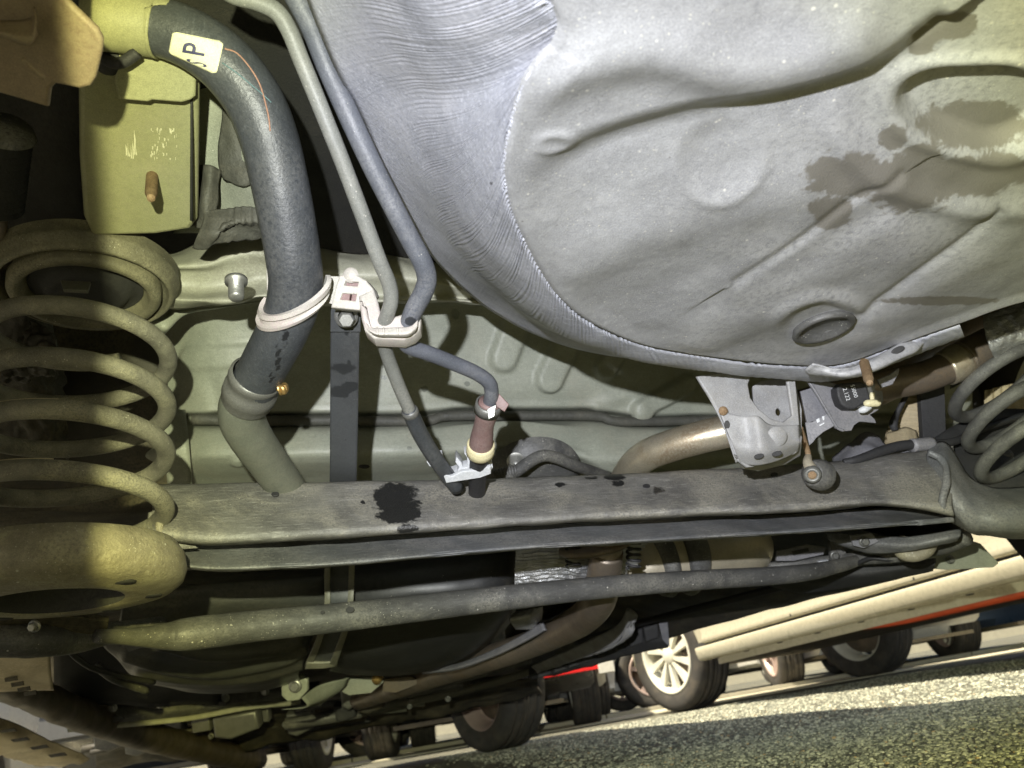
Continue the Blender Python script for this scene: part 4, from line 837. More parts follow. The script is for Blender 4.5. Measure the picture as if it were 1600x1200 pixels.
# ================================================================== FILLER HOSE
hose = thing('filler_hose', 'thick dark rubber filler hose with a cream sticker curving down to a clamp', 'filler hose', P3((440, 250, .49)))
hp = [(-40, 20, .455), (60, 26, .455), (170, 30, .458), (240, 40, .462), (300, 62, .466), (352, 100, .472), (395, 155, .48), (420, 215, .487), (436, 280, .495), (448, 340, .503), (458, 400, .512), (462, 440, .521), (456, 480, .532), (440, 520, .546), (420, 558, .562), (402, 592, .578), (392, 612, .588)]
HR = [.0165, .0168, .0170, .0172, .0176, .0182, .0184, .0184, .0183, .0182, .0181, .0180, .0178, .0177, .0176, .0175, .0175]
tube('hose', hp, HR, 'rubber', hose, sub=10, seg=40, spots=[(434, 560, 4, 26), (446, 525, 4, 18), (424, 590, 4, 10)])
# moulded olive sleeve on the upper end
tube('end_sleeve', [(150, 30, .458), (175, 31, .458), (240, 40, .462), (249, 42, .4625)], [.0178, .0182, .0182, .0186], 'rail_paint', hose, seg=40)
# surface helper on the hose
HQ = catmull(np.c_[np.array([P3(p) for p in hp]), HR], 40); HT, HN, HB = frames(HQ[:, :3])
hx, hy, hd = proj(HQ[:, :3])
def on_hose(px, py, lift):
    """point of the hose skin seen along a sight line"""
    v = ray(px, py); v = v/np.linalg.norm(v); best = None
    w = HQ[:, :3]-CAM; tproj = w@v; dist = np.linalg.norm(w-tproj[:, None]*v, axis=1); i = int(np.argmin(dist-HQ[:, 3]*.0)); R = HQ[i, 3]+lift
    lo = np.argsort(dist)[:1]; q = max(0, R*R-dist[i]**2); sinf = np.linalg.norm(np.cross(HT[i], v)); return CAM+v*(tproj[i]-math.sqrt(q)/max(sinf, .3))
def patch(name, quad, mat, parent, lift, nu=26, nv=16, rnd=.12):
    (a, b, c, d) = [np.array(p, float) for p in quad]; G_ = []
    for j in range(nv):
        v = j/(nv-1); row = []
        for i in range(nu):
            u = i/(nu-1)
            # rounded corners
            uu, vv = u, v
            e = max(0, rnd-min(v, 1-v))/rnd; sh = (1-math.sqrt(max(0, 1-e*e)))*rnd*.7; uu = sh+u*(1-2*sh)
            p = (a*(1-uu)+b*uu)*(1-vv)+(d*(1-uu)+c*uu)*vv; row.append(on_hose(p[0], p[1], lift))
        G_.append(row)
    V, F = gridmesh(np.array(G_)); o = mk(name, V, F, mat, parent)
    md = o.modifiers.new('t', 'SOLIDIFY'); md.thickness = .0003; md.offset = 0; return o
stk = patch('sticker', [(270, 49), (350, 65), (338, 117), (263, 84)], 'sticker_paper', hose, .0004)
def hose_text(s, cx, cy, hpx, rot, xs=1.):
    V, F = text2d(s, .012); r = math.radians(rot); out = []
    for v in V:
        x, y = v[0]*hpx*xs, -v[1]*hpx; out.append(on_hose(cx+x*math.cos(r)-y*math.sin(r), cy+x*math.sin(r)+y*math.cos(r), .0009))
    return mk('letter', np.array(out), F, 'ink', stk, False)
hose_text('P', 305, 78, 50, -80, .75); hose_text('S', 309, 99, 46, -72, .26)
def hose_line(name, pts, r, mat):
    P = catmull(np.array(pts, float), 8); Q = np.array([on_hose(x, y, .0002) for x, y in P]); V, F = tube_vf(Q, r, 6); return mk(name, V, F, mat, hose)
hose_line('crayon_line', [(351, 76), (370, 83), (390, 105), (405, 130), (414, 158), (420, 185), (422, 205)], .0005, 'crayon_orange')
hose_line('crayon_line', [(347, 98), (370, 114), (392, 132), (410, 147), (424, 160)], .0004, 'crayon_teal')
# worm clamp and steel neck
cq = P3((393, 606, .586)); cdir = P3((380, 640, .60))-P3((402, 585, .575)); cdir /= np.linalg.norm(cdir)
cl = lathe('hose_clamp', [(.0176, -.016), (.0196, -.015), (.0200, -.010), (.0188, -.008), (.0188, -.002), (.0204, 0), (.0204, .008), (.019, .010), (.0194, .014), (.018, .017)], cq, cdir, 'clamp_steel', hose, seg=48)
hexbolt('clamp_screw', at(437, 607, .575), rt*.6+up*.1, .0038, .006, 'brass_screw', cl)
tube('clamp_lug', [(424, 610, .58), (440, 605, .572), (444, 615, .574)], .0022, 'brass_screw', cl, seg=8, sub=4)
tube('filler_neck', [(385, 618, .592), (378, 636, .60), (380, 660, .612), (396, 690, .63), (422, 726, .66), (452, 770, .70), (480, 815, .75)], [.0170, .0176, .0178, .0172, .0168, .0166, .0166], 'neck_metal', hose, seg=36)
# boot under the olive sleeve: black clip clutter
tube('hose_clip', [(150, 84, .47), (170, 96, .465), (190, 98, .46), (215, 82, .458)], .0035, 'black_rubber', hose, seg=10)
lathe('clip_knob', [(.0001, .006), (.009, .004), (.012, -.004), (.0001, -.006)], at(168, 84, .475), -fw, 'black_rubber', hose, seg=20)

# ================================================================== PIPES
tube_a = [(330, -30, .425), (365, -8, .43), (400, 2, .433), (432, 18, .436), (452, 48, .44), (470, 92, .446), (500, 165, .456), (532, 245, .468), (566, 335, .484), (592, 405, .498), (608, 444, .508), (611, 470, .514), (605, 492, .521), (598, 515, .532), (603, 548, .55), (622, 600, .575), (643, 648, .598), (660, 684, .62), (684, 722, .645), (712, 758, .68)]
pa = thing('vent_pipe', 'thin pale grey pipe running from the top edge through the white clip', 'pipe', P3((540, 260, .47)))
tube('pipe', tube_a, [.0050]*17+[.0050]*3, 'tube_light', pa, sub=8, seg=20)
sv = tube('rubber_sleeve', [(640, 641, .592), (645, 653, .599), (660, 684, .618), (684, 722, .643), (714, 762, .68)], [.0060, .0064, .0066, .0066, .0066], 'rubber', pa, sub=8, seg=20, spots=[])
lathe('sleeve_collar', [(.0054, -.003), (.0066, -.002), (.0066, .002), (.0056, .003)], P3((641, 644, .594)), P3((660, 684, .618))-P3((640, 641, .592)), 'clamp_steel', pa, seg=24)
pb = thing('breather_pipe', 'thicker blue grey pipe beside the spare wheel well ending in a red brown coupling', 'pipe', P3((600, 300, .48)))
tube('pipe', [(440, -40, .435), (462, -5, .44), (487, 42, .446), (512, 105, .454), (545, 180, .463), (580, 255, .473), (612, 318, .483), (640, 372, .494), (660, 410, .502), (667, 436, .509), (661, 458, .514), (650, 478, .519), (642, 496, .524), (634, 520, .532), (632, 534, .54), (642, 543, .546), (672, 553, .556), (710, 568, .569), (744, 583, .582), (764, 598, .59), (768, 616, .597), (764, 634, .606)], [.0066]*12+[.0063, .006]+[.0056]*8, 'tube_blue', pb, sub=8, seg=22, spots=[(641, 502, 8, 7)])
cpl = tube('coupling', [(765, 628, .603), (761, 645, .610), (756, 665, .620), (752, 690, .633), (750, 712, .645)], [.0085, .0088, .0082, .0098, .0096], 'sleeve_red', pb, sub=6, seg=28)
lathe('spring_clamp', [(.009, -.003), (.0104, -.003), (.0106, .006), (.0092, .006)], P3((763, 634, .606)), P3((756, 665, .620))-P3((765, 628, .603)), 'clamp_steel', cpl, seg=32)
lathe('ring_clamp', [(.0098, -.005), (.0116, -.0045), (.0112, -.001), (.0118, 0), (.0118, .006), (.0102, .007)], P3((751, 700, .639)), P3((750, 712, .645))-P3((752, 690, .633)), 'yellow_plastic', cpl, seg=32)
plate('clamp_tab', [(762, 640), (774, 634), (772, 650), (764, 654)], .596, .0015, 'zinc', cpl)
plate('clamp_tab', [(776, 626), (780, 617), (794, 632), (788, 642), (776, 634)], .598, .004, 'sleeve_red', cpl)
tube('stub_pipe', [(749, 708, .645), (748, 722, .655), (746, 750, .68), (744, 790, .73)], .0078, 'black_rubber', pb, seg=20)

# ================================================================== WHITE CLIPS
clip = thing('pipe_clip', 'white plastic clip with pink stains joining filler hose and both pipes above the strap', 'clip', P3((560, 470, .53)))
def arc_px(c, rx_, ry_, a0, a1, n_=14): return [(c[0]+rx_*math.cos(t), c[1]+ry_*math.sin(t)) for t in np.radians(np.linspace(a0, a1, n_))]
# half ring round the hose: swept band on the hose surface
i0 = int(np.argmin(np.abs(hy-474)+1000*(hd < 0))); c0 = HQ[i0, :3]; tdir = HT[i0]+np.array([0, 0, 0])
tdir = P3((446, 512, .545))-P3((460, 440, .52)); tdir /= np.linalg.norm(tdir)
toward = CAM-c0; toward -= tdir*(toward@tdir); toward /= np.linalg.norm(toward); side = np.cross(toward, tdir)
if side@rt < 0: side = -side
V, F = [], []; prof = [(.0186, -.0085), (.0216, -.0085), (.0222, -.0035), (.0198, -.002), (.0198, .003), (.0224, .0045), (.0216, .0085), (.0186, .0085)]
ths = np.radians(np.linspace(-20, 205, 46)); m_ = len(prof)
for t in ths:
    dr = math.cos(t)*side+math.sin(t)*toward
    for (r_, z_) in prof: V.append(c0+dr*r_+tdir*(z_*.8-.017*math.cos(t)-.002))
for i in range(len(ths)-1):
    for j in range(m_): F.append((i*m_+j, i*m_+(j+1) % m_, (i+1)*m_+(j+1) % m_, (i+1)*m_+j))
F.append(tuple(range(m_))[::-1]); F.append(tuple((len(ths)-1)*m_+j for j in range(m_)))
autos(mk('half_ring', np.array(V), F, 'white_plastic', clip), 40)
plate('ring_tab', [(417, 414), (424, 412), (425, 448), (418, 452)], .545, .006, 'white_plastic', clip)
plate('ring_ear', [(418, 474), (430, 468), (434, 474), (428, 482), (424, 496), (417, 494)], .527, .008, 'white_plastic', clip)
plate('arm', [(496, 432), (532, 433), (532, 450), (527, 476), (498, 468)], [(496, 432, .545), (560, 432, .538), (530, 476, .540)], .004, 'white_plastic', clip)
frm = plate('latch_frame', [(532, 432), (556, 432), (570, 440), (580, 452), (583, 460), (566, 474), (560, 482), (520, 478), (526, 452)], [(532, 432, .534), (570, 440, .532), (540, 480, .532)], .012, 'white_plastic', clip, holes=[[(537, 436), (563, 438), (560, 450), (534, 448)], [(533, 455), (560, 457), (557, 473), (527, 470)]], bevel=.0012)
plate('latch', [(536, 458), (546, 458), (544, 472), (531, 471)], .535, .008, 'sleeve_red', frm); plate('latch', [(551, 460), (559, 461), (556, 474), (549, 473)], .535, .008, 'sleeve_red', frm)
plate('latch', [(538, 437), (562, 440), (560, 447), (537, 446)], .538, .006, 'sleeve_red', frm)
SP = [(566, 470, .528), (640, 500, .524), (590, 520, .520)]
plate('saddle', [(565, 464), (581, 456), (586, 472), (590, 490), (594, 498), (612, 499), (630, 494), (642, 497), (653, 500), (652, 512), (644, 520), (630, 526), (586, 524), (574, 514), (569, 496)], SP, .016, 'white_plastic', clip, bevel=.002)
sheet('saddle_rim', [[(566, 470, .524), (572, 500, .518), (582, 512, .515), (610, 512, .514), (640, 510, .514), (653, 500, .517)], [(568, 480, .521), (574, 510, .514), (586, 521, .511), (612, 522, .511), (638, 521, .511), (652, 512, .515)], [(570, 492, .524), (578, 518, .518), (590, 526, .516), (612, 527, .516), (636, 527, .516), (650, 520, .52)]], 'white_plastic', clip, thick=.002)
for x in (590, 600, 622): tube('saddle_rib', [(x-1, 512, .5125), (x, 523, .5105)], .0006, 'white_plastic', clip, sub=3, seg=6)
lathe('push_rivet', [(.0001, .003), (.004, .002), (.0055, 0)], at(548, 430, .535), -fw, 'white_plastic', clip, seg=16)

clip2 = thing('pipe_clip', 'small clean white clip holding two hose ends just above the axle beam', 'clip', P3((725, 735, .66)))
CP = [(690, 720, .655), (765, 720, .66), (725, 748, .664)]
plate('cradle', [(669, 712), (676, 711), (679, 717), (690, 716), (692, 725), (697, 738), (706, 742), (716, 738), (719, 730), (713, 722), (714, 717), (720, 724), (723, 733), (732, 731), (731, 714), (728, 710), (735, 708), (737, 716), (741, 728), (748, 733), (758, 731), (762, 720), (766, 716), (769, 730), (765, 738), (750, 745), (700, 752), (692, 748), (687, 730), (672, 728), (668, 722)], CP, .014, 'white_clean', clip2, bevel=.0008)
for x in (671, 676, 681): plate('clip_tooth', [(x, 711), (x+3, 711), (x+4, 720), (x+1, 720)], .648, .004, 'white_clean', clip2)
plate('cradle_base', [(694, 742), (706, 746), (722, 738), (745, 736), (766, 730), (766, 740), (750, 746), (698, 754)], [(694, 742, .648), (766, 732, .653), (725, 752, .655)], .004, 'white_clean', clip2)

# dark pocket behind the lower clip: fuel pump lid etc.
pump = thing('pump_cover', 'dark grey round cover with a small knob behind the lower white clip', 'cover', P3((830, 740, .92)))
lathe('lid', [(.0001, .014), (.035, .014), (.045, .010), (.055, .0), (.06, -.01)], at(835, 748, .95), -fw*.5+np.array([0, -.1, -.8]), 'rod_steel', pump, seg=40)
lathe('knob', [(.0001, .012), (.006, .010), (.007, 0), (.011, -.002)], at(806, 722, .90), -fw+up*-.3, 'zinc', pump, seg=20)
tube('feed_line', [(770, 745, .86), (800, 740, .86), (850, 712, .88), (905, 730, .92), (950, 745, .98)], .007, 'rod_steel', pump, seg=14)
for i in range(9): lathe('hose_ring', [(.0062, -.0015), (.0078, 0), (.0062, .0015)], P3((772+i*4.2, 744-i*1.1, .858)), P3((800, 740, .86))-P3((770, 745, .86)), 'rod_steel', pump, seg=16)

# ================================================================== EXHAUST
exh = thing('exhaust_pipe', 'bare steel exhaust pipe bending down behind the beam and along the tank', 'exhaust pipe', P3((1040, 690, .82)))
tube('pipe', [(1215, 648, .80), (1160, 668, .80), (1100, 682, .81), (1050, 696, .825), (1010, 712, .845), (985, 735, .88), (968, 770, .93), (956, 820, .92), (948, 870, .935)], .0172, 'steel_pipe', exh, seg=36)
tube('lower_pipe', [(948, 862, .93), (943, 900, .95), (934, 940, 1.0), (908, 968, 1.08), (868, 990, 1.17), (820, 1010, 1.25), (760, 1030, 1.34), (690, 1052, 1.5), (620, 1075, 1.7), (560, 1095, 1.95)], [.020, .021, .022, .022, .021, .021, .0215, .022, .022, .022], 'burnt_pipe', exh, seg=30)
tube('tail_pipe', [(1215, 648, .80), (1290, 622, .83), (1380, 602, .85), (1440, 590, .855), (1480, 575, .86)], [.0172, .0172, .0172, .0172, .0175], 'burnt_pipe', exh, seg=32)
tube('joint', [(1476, 577, .86), (1500, 565, .86), (1508, 561, .86)], [.0195, .0215, .0185], 'steel_pipe', exh, seg=32, sub=6)
tube('joint', [(1506, 562, .86), (1530, 551, .86), (1552, 540, .86)], [.0215, .0222, .0222], 'burnt_pipe', exh, seg=32)
heat = sheet('heat_shield', [[(1536, 492, .84), (1580, 478, .84), (1650, 460, .84)], [(1538, 510, .82), (1580, 498, .82), (1650, 480, .82)], [(1548, 545, .81), (1590, 530, .81), (1650, 515, .81)], [(1562, 575, .84), (1600, 556, .84), (1650, 540, .84)]], 'shield_alu', None, su=20, sv=16, bumps=.0025, bs=110, loc=P3((1580, 530, .83)))
prop(heat, 'dimpled bright aluminium heat shield at the right edge above the coil spring', 'heat shield')
pipe_strip = tube('rear_muffler_pipe', [(1330, 612, .92), (1400, 580, .93), (1450, 556, .95), (1520, 520, .97), (1640, 470, 1.0)], .03, 'burnt_pipe', exh, seg=24)
# middle muffler
muf = thing('muffler', 'rounded tan steel muffler with pressed rings partly hidden below the beam', 'muffler', P3((1100, 860, 1.3)))
tube('can', [(975, 905, 1.10), (1000, 890, 1.10), (1030, 876, 1.11), (1075, 868, 1.12), (1120, 860, 1.14), (1155, 855, 1.16), (1178, 850, 1.18), (1184, 848, 1.185)], [.020, .036, .046, .050, .051, .048, .035, .01], 'muffler_steel', muf, seg=40)
tube('seam_ring', [(1020, 880, 1.102), (1032, 876, 1.105), (1040, 874, 1.107)], [.048, .053, .049], 'rod_steel', muf, seg=40, sub=4)
tube('seam_ring', [(1058, 871, 1.11), (1068, 869, 1.112), (1078, 868, 1.116)], [.051, .056, .051], 'rod_steel', muf, seg=40, sub=4)
prop(scr('stamped_marks', [[(1092+k*5.5, 892-k*2.2), (1094.5+k*5.5, 891-k*2.2), (1097+k*5.5+(k % 2)*2, 880-k*2.4), (1095+k*5.5, 880.6-k*2.4)] for k in range(8) if k != 4], [(1090, 893, 1.09), (1140, 873, 1.10), (1100, 878, 1.09)], 'rod_steel', muf), kind='stuff')
hs = sheet('heat_shield', [[(806, 850, .99), (860, 846, .98), (905, 842, .98), (985, 846, 1.0), (1010, 850, 1.02)], [(805, 878, .97), (860, 874, .955), (905, 872, .96), (960, 868, 1.0), (1000, 866, 1.02)], [(804, 905, .98), (850, 902, .97), (900, 900, .975), (950, 895, 1.0), (985, 890, 1.03)], [(803, 925, 1.0), (850, 922, .99), (900, 918, 1.0), (940, 912, 1.02), (970, 905, 1.05)]], 'shield_alu', None, su=26, sv=22, bumps=.003, bs=90, loc=P3((860, 890, .97)), disp=lambda x, y: .0016*np.sin(y*1.15+2*np.sin(x*.06)))
prop(hs, 'crinkled embossed heat shield between tank and exhaust pipe', 'heat shield')
hs2 = sheet('heat_shield', [[(800, 958, 1.15), (825, 952, 1.14), (848, 948, 1.15)], [(796, 968, 1.14), (824, 964, 1.13), (848, 958, 1.15)], [(800, 976, 1.15), (826, 974, 1.14), (846, 972, 1.16)], [(806, 984, 1.18), (828, 984, 1.16), (842, 984, 1.18)]], 'shield_alu', None, su=10, sv=8, loc=P3((824, 965, 1.14)), thick=.002)
prop(hs2, 'small bent shield end with fluted edge beside the tank corner', 'heat shield')
tr = sheet('guard_strip', [[(846, 972, 1.15), (815, 992, 1.18), (770, 1015, 1.24), (715, 1036, 1.32), (660, 1046, 1.4)], [(850, 984, 1.14), (818, 1002, 1.17), (772, 1024, 1.23), (712, 1043, 1.31), (660, 1054, 1.4)]], 'hanger_steel', None, su=10, sv=4, thick=.006, loc=P3((770, 1018, 1.23)))
prop(tr, 'narrow grey guard strip following the lower edge of the tank', 'guard strip')
# flange rings on the pipe behind the beam
fg = thing('pipe_flange', 'bolted pipe flange and springs peeping out below the beam', 'flange', P3((930, 860, .94)))
tube('flange_ring', [(930, 848, .94), (931, 854, .94), (932, 859, .94)], [.044, .046, .040], 'burnt_pipe', fg, seg=36, sub=3)
for (x, y) in ((895, 858), (990, 862)):
    V, F = tube_vf(np.array([at(x, y, .93)+.008*(math.cos(t)*rt+math.sin(t)*fw)+up*(-.0011*t+.01) for t in np.linspace(0, 28, 160)]), .0017, 8); mk('bolt_spring', V, F, 'black_rubber', fg)
    hexbolt('bolt_head', at(x, y+14, .93), -up, .006, .008, 'zinc', fg)

# ================================================================== EXHAUST HANGER
hg = thing('exhaust_hanger', 'grey sheet metal exhaust hanger holding a black rubber block with yellow plug', 'hanger', P3((1310, 630, .72)))
HP = [(1260, 600, .70), (1370, 610, .71), (1310, 670, .70)]
plate('hanger_plate', [(1260, 592), (1282, 588), (1286, 594), (1316, 604), (1330, 606), (1378, 612), (1380, 626), (1372, 640), (1358, 648), (1366, 655), (1368, 660), (1348, 658), (1342, 658), (1334, 664), (1330, 672), (1316, 673), (1306, 668), (1296, 650), (1282, 625), (1270, 606)], HP, .0025, 'hanger_steel', hg, smoothn=0, bevel=.0006)
tube('folded_edge', [(1260, 592, .698), (1272, 608, .697), (1284, 628, .697), (1298, 652, .697), (1308, 668, .697), (1318, 673, .697)], .0012, 'hanger_steel', hg, seg=8)
plate('rear_tab', [(1252, 612), (1290, 600), (1305, 655), (1286, 652), (1262, 660)], [(1252, 612, .73), (1300, 605, .73), (1262, 660, .725)], .003, 'hanger_steel', hg)
tab = plate('front_tab', [(1259, 661), (1270, 660), (1295, 645), (1304, 664), (1286, 674), (1274, 684), (1270, 690), (1265, 694)], [(1259, 661, .705), (1300, 650, .70), (1266, 690, .70)], .003, 'hanger_steel', hg)
prop(scr('chalk_mark', [[(1275, 656), (1280, 653), (1281, 659), (1277, 661)], [(1284, 651), (1288, 650), (1288, 656), (1286, 657)], [(1280, 664), (1288, 660), (1288, 662), (1281, 666)]], [(1259, 661, .7035), (1300, 650, .6985), (1266, 690, .6985)], 'white_clean', tab), kind='stuff')
rb = plate('rubber_block', [(1311, 608), (1318, 602), (1345, 600), (1352, 604), (1358, 625), (1345, 630), (1335, 636), (1326, 636), (1317, 630), (1312, 618)], [(1311, 608, .690), (1358, 610, .69), (1330, 636, .688)], .016, 'black_rubber', hg, bevel=.002)
text_on('mark', '2.122', 1322, 616, .6878, 9.5, 72, 'white_clean', rb); text_on('mark', '55000', 1334, 611, .6878, 8.5, 72, 'white_clean', rb)
plate('rubber_side', [(1342, 602), (1366, 600), (1368, 612), (1372, 628), (1350, 634), (1340, 636)], [(1342, 602, .694), (1368, 604, .70), (1350, 634, .692)], .012, 'clamp_steel', hg)
tube('plug_pin', [(1362, 628, .690), (1363, 614, .692)], .0022, 'yellow_plastic', hg, sub=4, seg=12)
tube('plug_head', [(1352, 631, .686), (1356, 630, .684), (1370, 630, .684), (1373, 630, .686)], [.0022, .0032, .0032, .002], 'yellow_plastic', hg, seg=14, sub=4)
tube('plug_foot', [(1342, 642, .688), (1350, 640, .686), (1360, 636, .687)], [.002, .0032, .002], 'white_clean', hg, seg=12, sub=4)
plate('upper_tab', [(1373, 594), (1392, 586), (1404, 577), (1403, 584), (1394, 600), (1378, 605)], .70, .003, 'hanger_steel', hg)
# ================================================================== DROP LINK on the beam
lk = thing('drop_link', 'rusty rod with a round rubber bush resting on the beam below the bracket', 'link', P3((1272, 742, .735)))
tube('rod', [(1250, 668, .71), (1257, 690, .718), (1262, 706, .722), (1264, 718, .72)], .0026, 'rust_bolt', lk, seg=12)
tube('eye_arm', [(1263, 712, .722), (1262, 722, .715), (1268, 735, .71)], [.003, .0045, .006], 'muffler_steel', lk, seg=14)
lathe('eye', [(.0001, .004), (.0035, .004), (.0042, .006), (.0068, .0055), (.0085, 0), (.0075, -.006)], at(1269, 741, .708), -fw+rt*-.35+up*-.1, 'clamp_steel', lk, seg=28)
lathe('eye_core', [(.0001, .0046), (.0038, .0046), (.0044, .003)], at(1269, 741, .708), -fw+rt*-.35+up*-.1, 'rust_bolt', lk, seg=20)
tube('bush', [(1268, 740, .718), (1276, 741, .722), (1284, 743, .728), (1288, 744, .73)], [.0115, .0142, .0145, .0115], 'rod_steel', lk, seg=28)
# ================================================================== BRAKE CABLE at the right
cb = tube('brake_cable', [(1318, 722, .83), (1340, 718, .83), (1380, 704, .84), (1410, 696, .85), (1445, 694, .86), (1490, 690, .87), (1530, 672, .90), (1580, 655, .93), (1640, 640, .96)], [.0035, .0045, .0055, .0055, .0055, .0045, .0045, .0045, .0045], 'black_rubber', None, seg=14)
prop(cb, 'black brake cable looping from the beam end through the far coil spring', 'cable')
tube('cable_sleeve', [(1425, 696, .852), (1456, 693, .86)], .0075, 'hanger_steel', cb, seg=14)
bk = thing('cable_bracket', 'bent grey cable bracket with pale liner behind the right end of the beam', 'bracket', P3((1390, 700, .85)))
sheet('bracket_plate', [[(1300, 715, .90), (1330, 690, .90), (1352, 676, .90), (1372, 680, .90)], [(1300, 735, .87), (1335, 712, .87), (1365, 700, .87), (1392, 700, .88)], [(1310, 748, .86), (1345, 735, .86), (1380, 722, .86), (1410, 715, .87)]], 'hanger_steel', bk, thick=.003, bumps=.003, bs=60)
sheet('bracket_ear', [[(1385, 678, .93), (1410, 668, .93), (1432, 672, .93)], [(1380, 698, .91), (1410, 690, .91), (1436, 690, .92)], [(1376, 712, .90), (1408, 708, .90), (1434, 702, .91)]], 'liner_sun_tint', bk, thick=.003, bumps=.003, bs=60)
plate('bracket_tip', [(1378, 710), (1404, 704), (1446, 700), (1440, 706), (1400, 716), (1376, 718)], .87, .004, 'hanger_steel', bk)
hexbolt('bolt', at(1570, 715, .93), -fw, .008, .006, 'rod_steel', bk)
wire = tube('sensor_wire', [(1424, 602, .93), (1414, 622, .92), (1402, 645, .92), (1396, 662, .92), (1398, 672, .92)], [.0025, .003, .0035, .005, .004], 'black_rubber', None, seg=10)
prop(wire, 'thin black sensor wire hanging in front of the ribbed liner', 'wire')
# ================================================================== TOP LEFT PLATE AND DAMPER
tp = thing('bumper_bracket', 'brownish pressed bracket plate with rounded corner in the top corner beside the hose', 'bracket', P3((60, 70, .36)))
TP = [(0, 0, .34), (140, 60, .35), (60, 160, .375)]
plate('plate', [(-80, -60), (92, -60), (96, 0), (110, 14), (146, 48), (153, 62), (152, 78), (143, 118), (136, 130), (122, 134), (100, 129), (82, 126), (72, 136), (69, 162), (0, 142), (-80, 120)], TP, .004, 'plate_brown', tp, bevel=.0016)
sheet('pressed_step', [[(-60, 30, .338), (0, 32, .338), (46, 28, .339), (52, 10, .339)], [(-60, 45, .334), (0, 52, .334), (46, 64, .337), (56, 40, .337)], [(-60, 52, .342), (0, 58, .343), (44, 72, .346), (60, 56, .345)]], 'plate_brown', tp, thick=.001)
tube('pressed_crease', [(34, 92, .347), (52, 108, .351), (68, 122, .355)], .0012, 'plate_brown', tp, seg=8)
dm = thing('damper', 'dark damper boot with ringed bellows at the left edge behind the chassis rail', 'damper', P3((0, 250, .56)))
dq0, dq1 = P3((5, 200, .54)), P3((-8, 330, .58)); ddir = (dq1-dq0); dl = np.linalg.norm(ddir)
prof = []
for i in range(13):
    prof += [(.016+.003, dl*i/13), (.016, dl*(i+.5)/13)]
lathe('bellows', prof, dq0, ddir, 'black_rubber', dm, seg=32); lathe('cap', [(.0001, -.004), (.018, -.002), (.021, .004)], dq0, ddir, 'rod_steel', dm, seg=32)
tube('rod', [tuple(['w', *dq1]), tuple(['w', *(dq1+ddir*.8)])], .009, 'burnt_pipe', dm, sub=3)
kn = sheet('knuckle_cover', [[(18, 560, .72), (50, 505, .70), (82, 520, .70)], [(0, 590, .72), (60, 545, .69), (90, 555, .70)], [(30, 600, .74), (62, 590, .73), (85, 590, .74)]], 'underseal', None, thick=.004, bumps=.006, bs=160, su=16, sv=16, loc=P3((50, 550, .7)))
prop(kn, 'rough mud crusted strip visible through the larger coil spring', 'mud strip')

# ================================================================== UNDER THE CAR, AHEAD OF THE TANK
# line of sight vanishes towards the front of the car; parts are laid out in car coordinates
sb = thing('subframe', 'pale pressed cross rail with oval holes ahead of the tank near the sill', 'cross rail', P3((250, 1110, 1.9)))
sheet('rail_face', [[(75, 1104, 1.75), (160, 1096, 1.8), (290, 1082, 1.9), (390, 1070, 2.0), (470, 1060, 2.1)], [(82, 1108, 1.73), (160, 1106, 1.78), (290, 1096, 1.88), (390, 1084, 1.98), (470, 1076, 2.08)], [(88, 1126, 1.72), (160, 1122, 1.77), (290, 1110, 1.87), (390, 1096, 1.97), (470, 1088, 2.08)], [(106, 1140, 1.76), (160, 1137, 1.8), (290, 1124, 1.9), (390, 1106, 2.0), (470, 1098, 2.12)], [(108, 1142, 1.85), (160, 1140, 1.9), (290, 1127, 2.0), (390, 1110, 2.1), (470, 1102, 2.2)]], 'rod_steel', sb, su=10, sv=4, thick=.006, sharp=True)
sheet('rail_lip', [[(104, 1136, 1.74), (160, 1131, 1.78), (290, 1119, 1.88), (390, 1101, 1.98), (470, 1093, 2.09)], [(107, 1143, 1.735), (160, 1139, 1.775), (290, 1127, 1.875), (390, 1109, 1.975), (470, 1101, 2.085)]], 'cross_paint', sb, su=8, sv=2, thick=.004)
for (x, y, a, b) in ((172, 1124, 22, 5), (330, 1102, 24, 6)): plate('rail_hole', ell(x, y, a, b, -5), 1.76 if x < 200 else 1.90, .002, 'liner_black', sb, back=False)
jm = thing('jacking_member', 'pale tan perforated sill panel lit by daylight in the lower corner', 'panel', P3((60, 1130, 1.2)))
sheet('sill_face', [[(-60, 1000, .95), (20, 1018, .96), (78, 1022, .98)], [(-60, 1040, 1.0), (20, 1050, 1.02), (80, 1054, 1.04)], [(-60, 1080, 1.05), (25, 1080, 1.08), (84, 1080, 1.12)]], 'sill_tan', jm, su=10, sv=8, bumps=.002, bs=40)
for i, (x, y) in enumerate(((18, 1064), (28, 1072), (38, 1080), (48, 1086))): plate('slot', [(x-10, y-4), (x+8, y-7), (x+9, y-2), (x-9, y+1)], 1.03+i*.012, .002, 'underseal', jm, back=False)
plate('slot', ell(40, 1022, 23, 6), .958, .002, 'liner_black', jm, back=False)
sheet('outer_flange', [[(-60, 1105, 1.5), (20, 1128, 1.6), (80, 1158, 1.8), (140, 1184, 2.0)], [(-60, 1140, 1.5), (10, 1155, 1.6), (60, 1176, 1.8), (120, 1194, 2.0)], [(-60, 1170, 1.6), (-10, 1178, 1.7), (30, 1190, 1.9), (60, 1200, 2.1)]], 'sill_tan', jm, su=10, sv=8, bumps=.006, bs=30)
for (x, y) in ((12, 1142), (32, 1156), (62, 1168), (90, 1180)): plate('slot', [(x-14, y), (x+10, y-4), (x+14, y), (x-10, y+3)], 1.56, .002, 'underseal', jm, back=False)
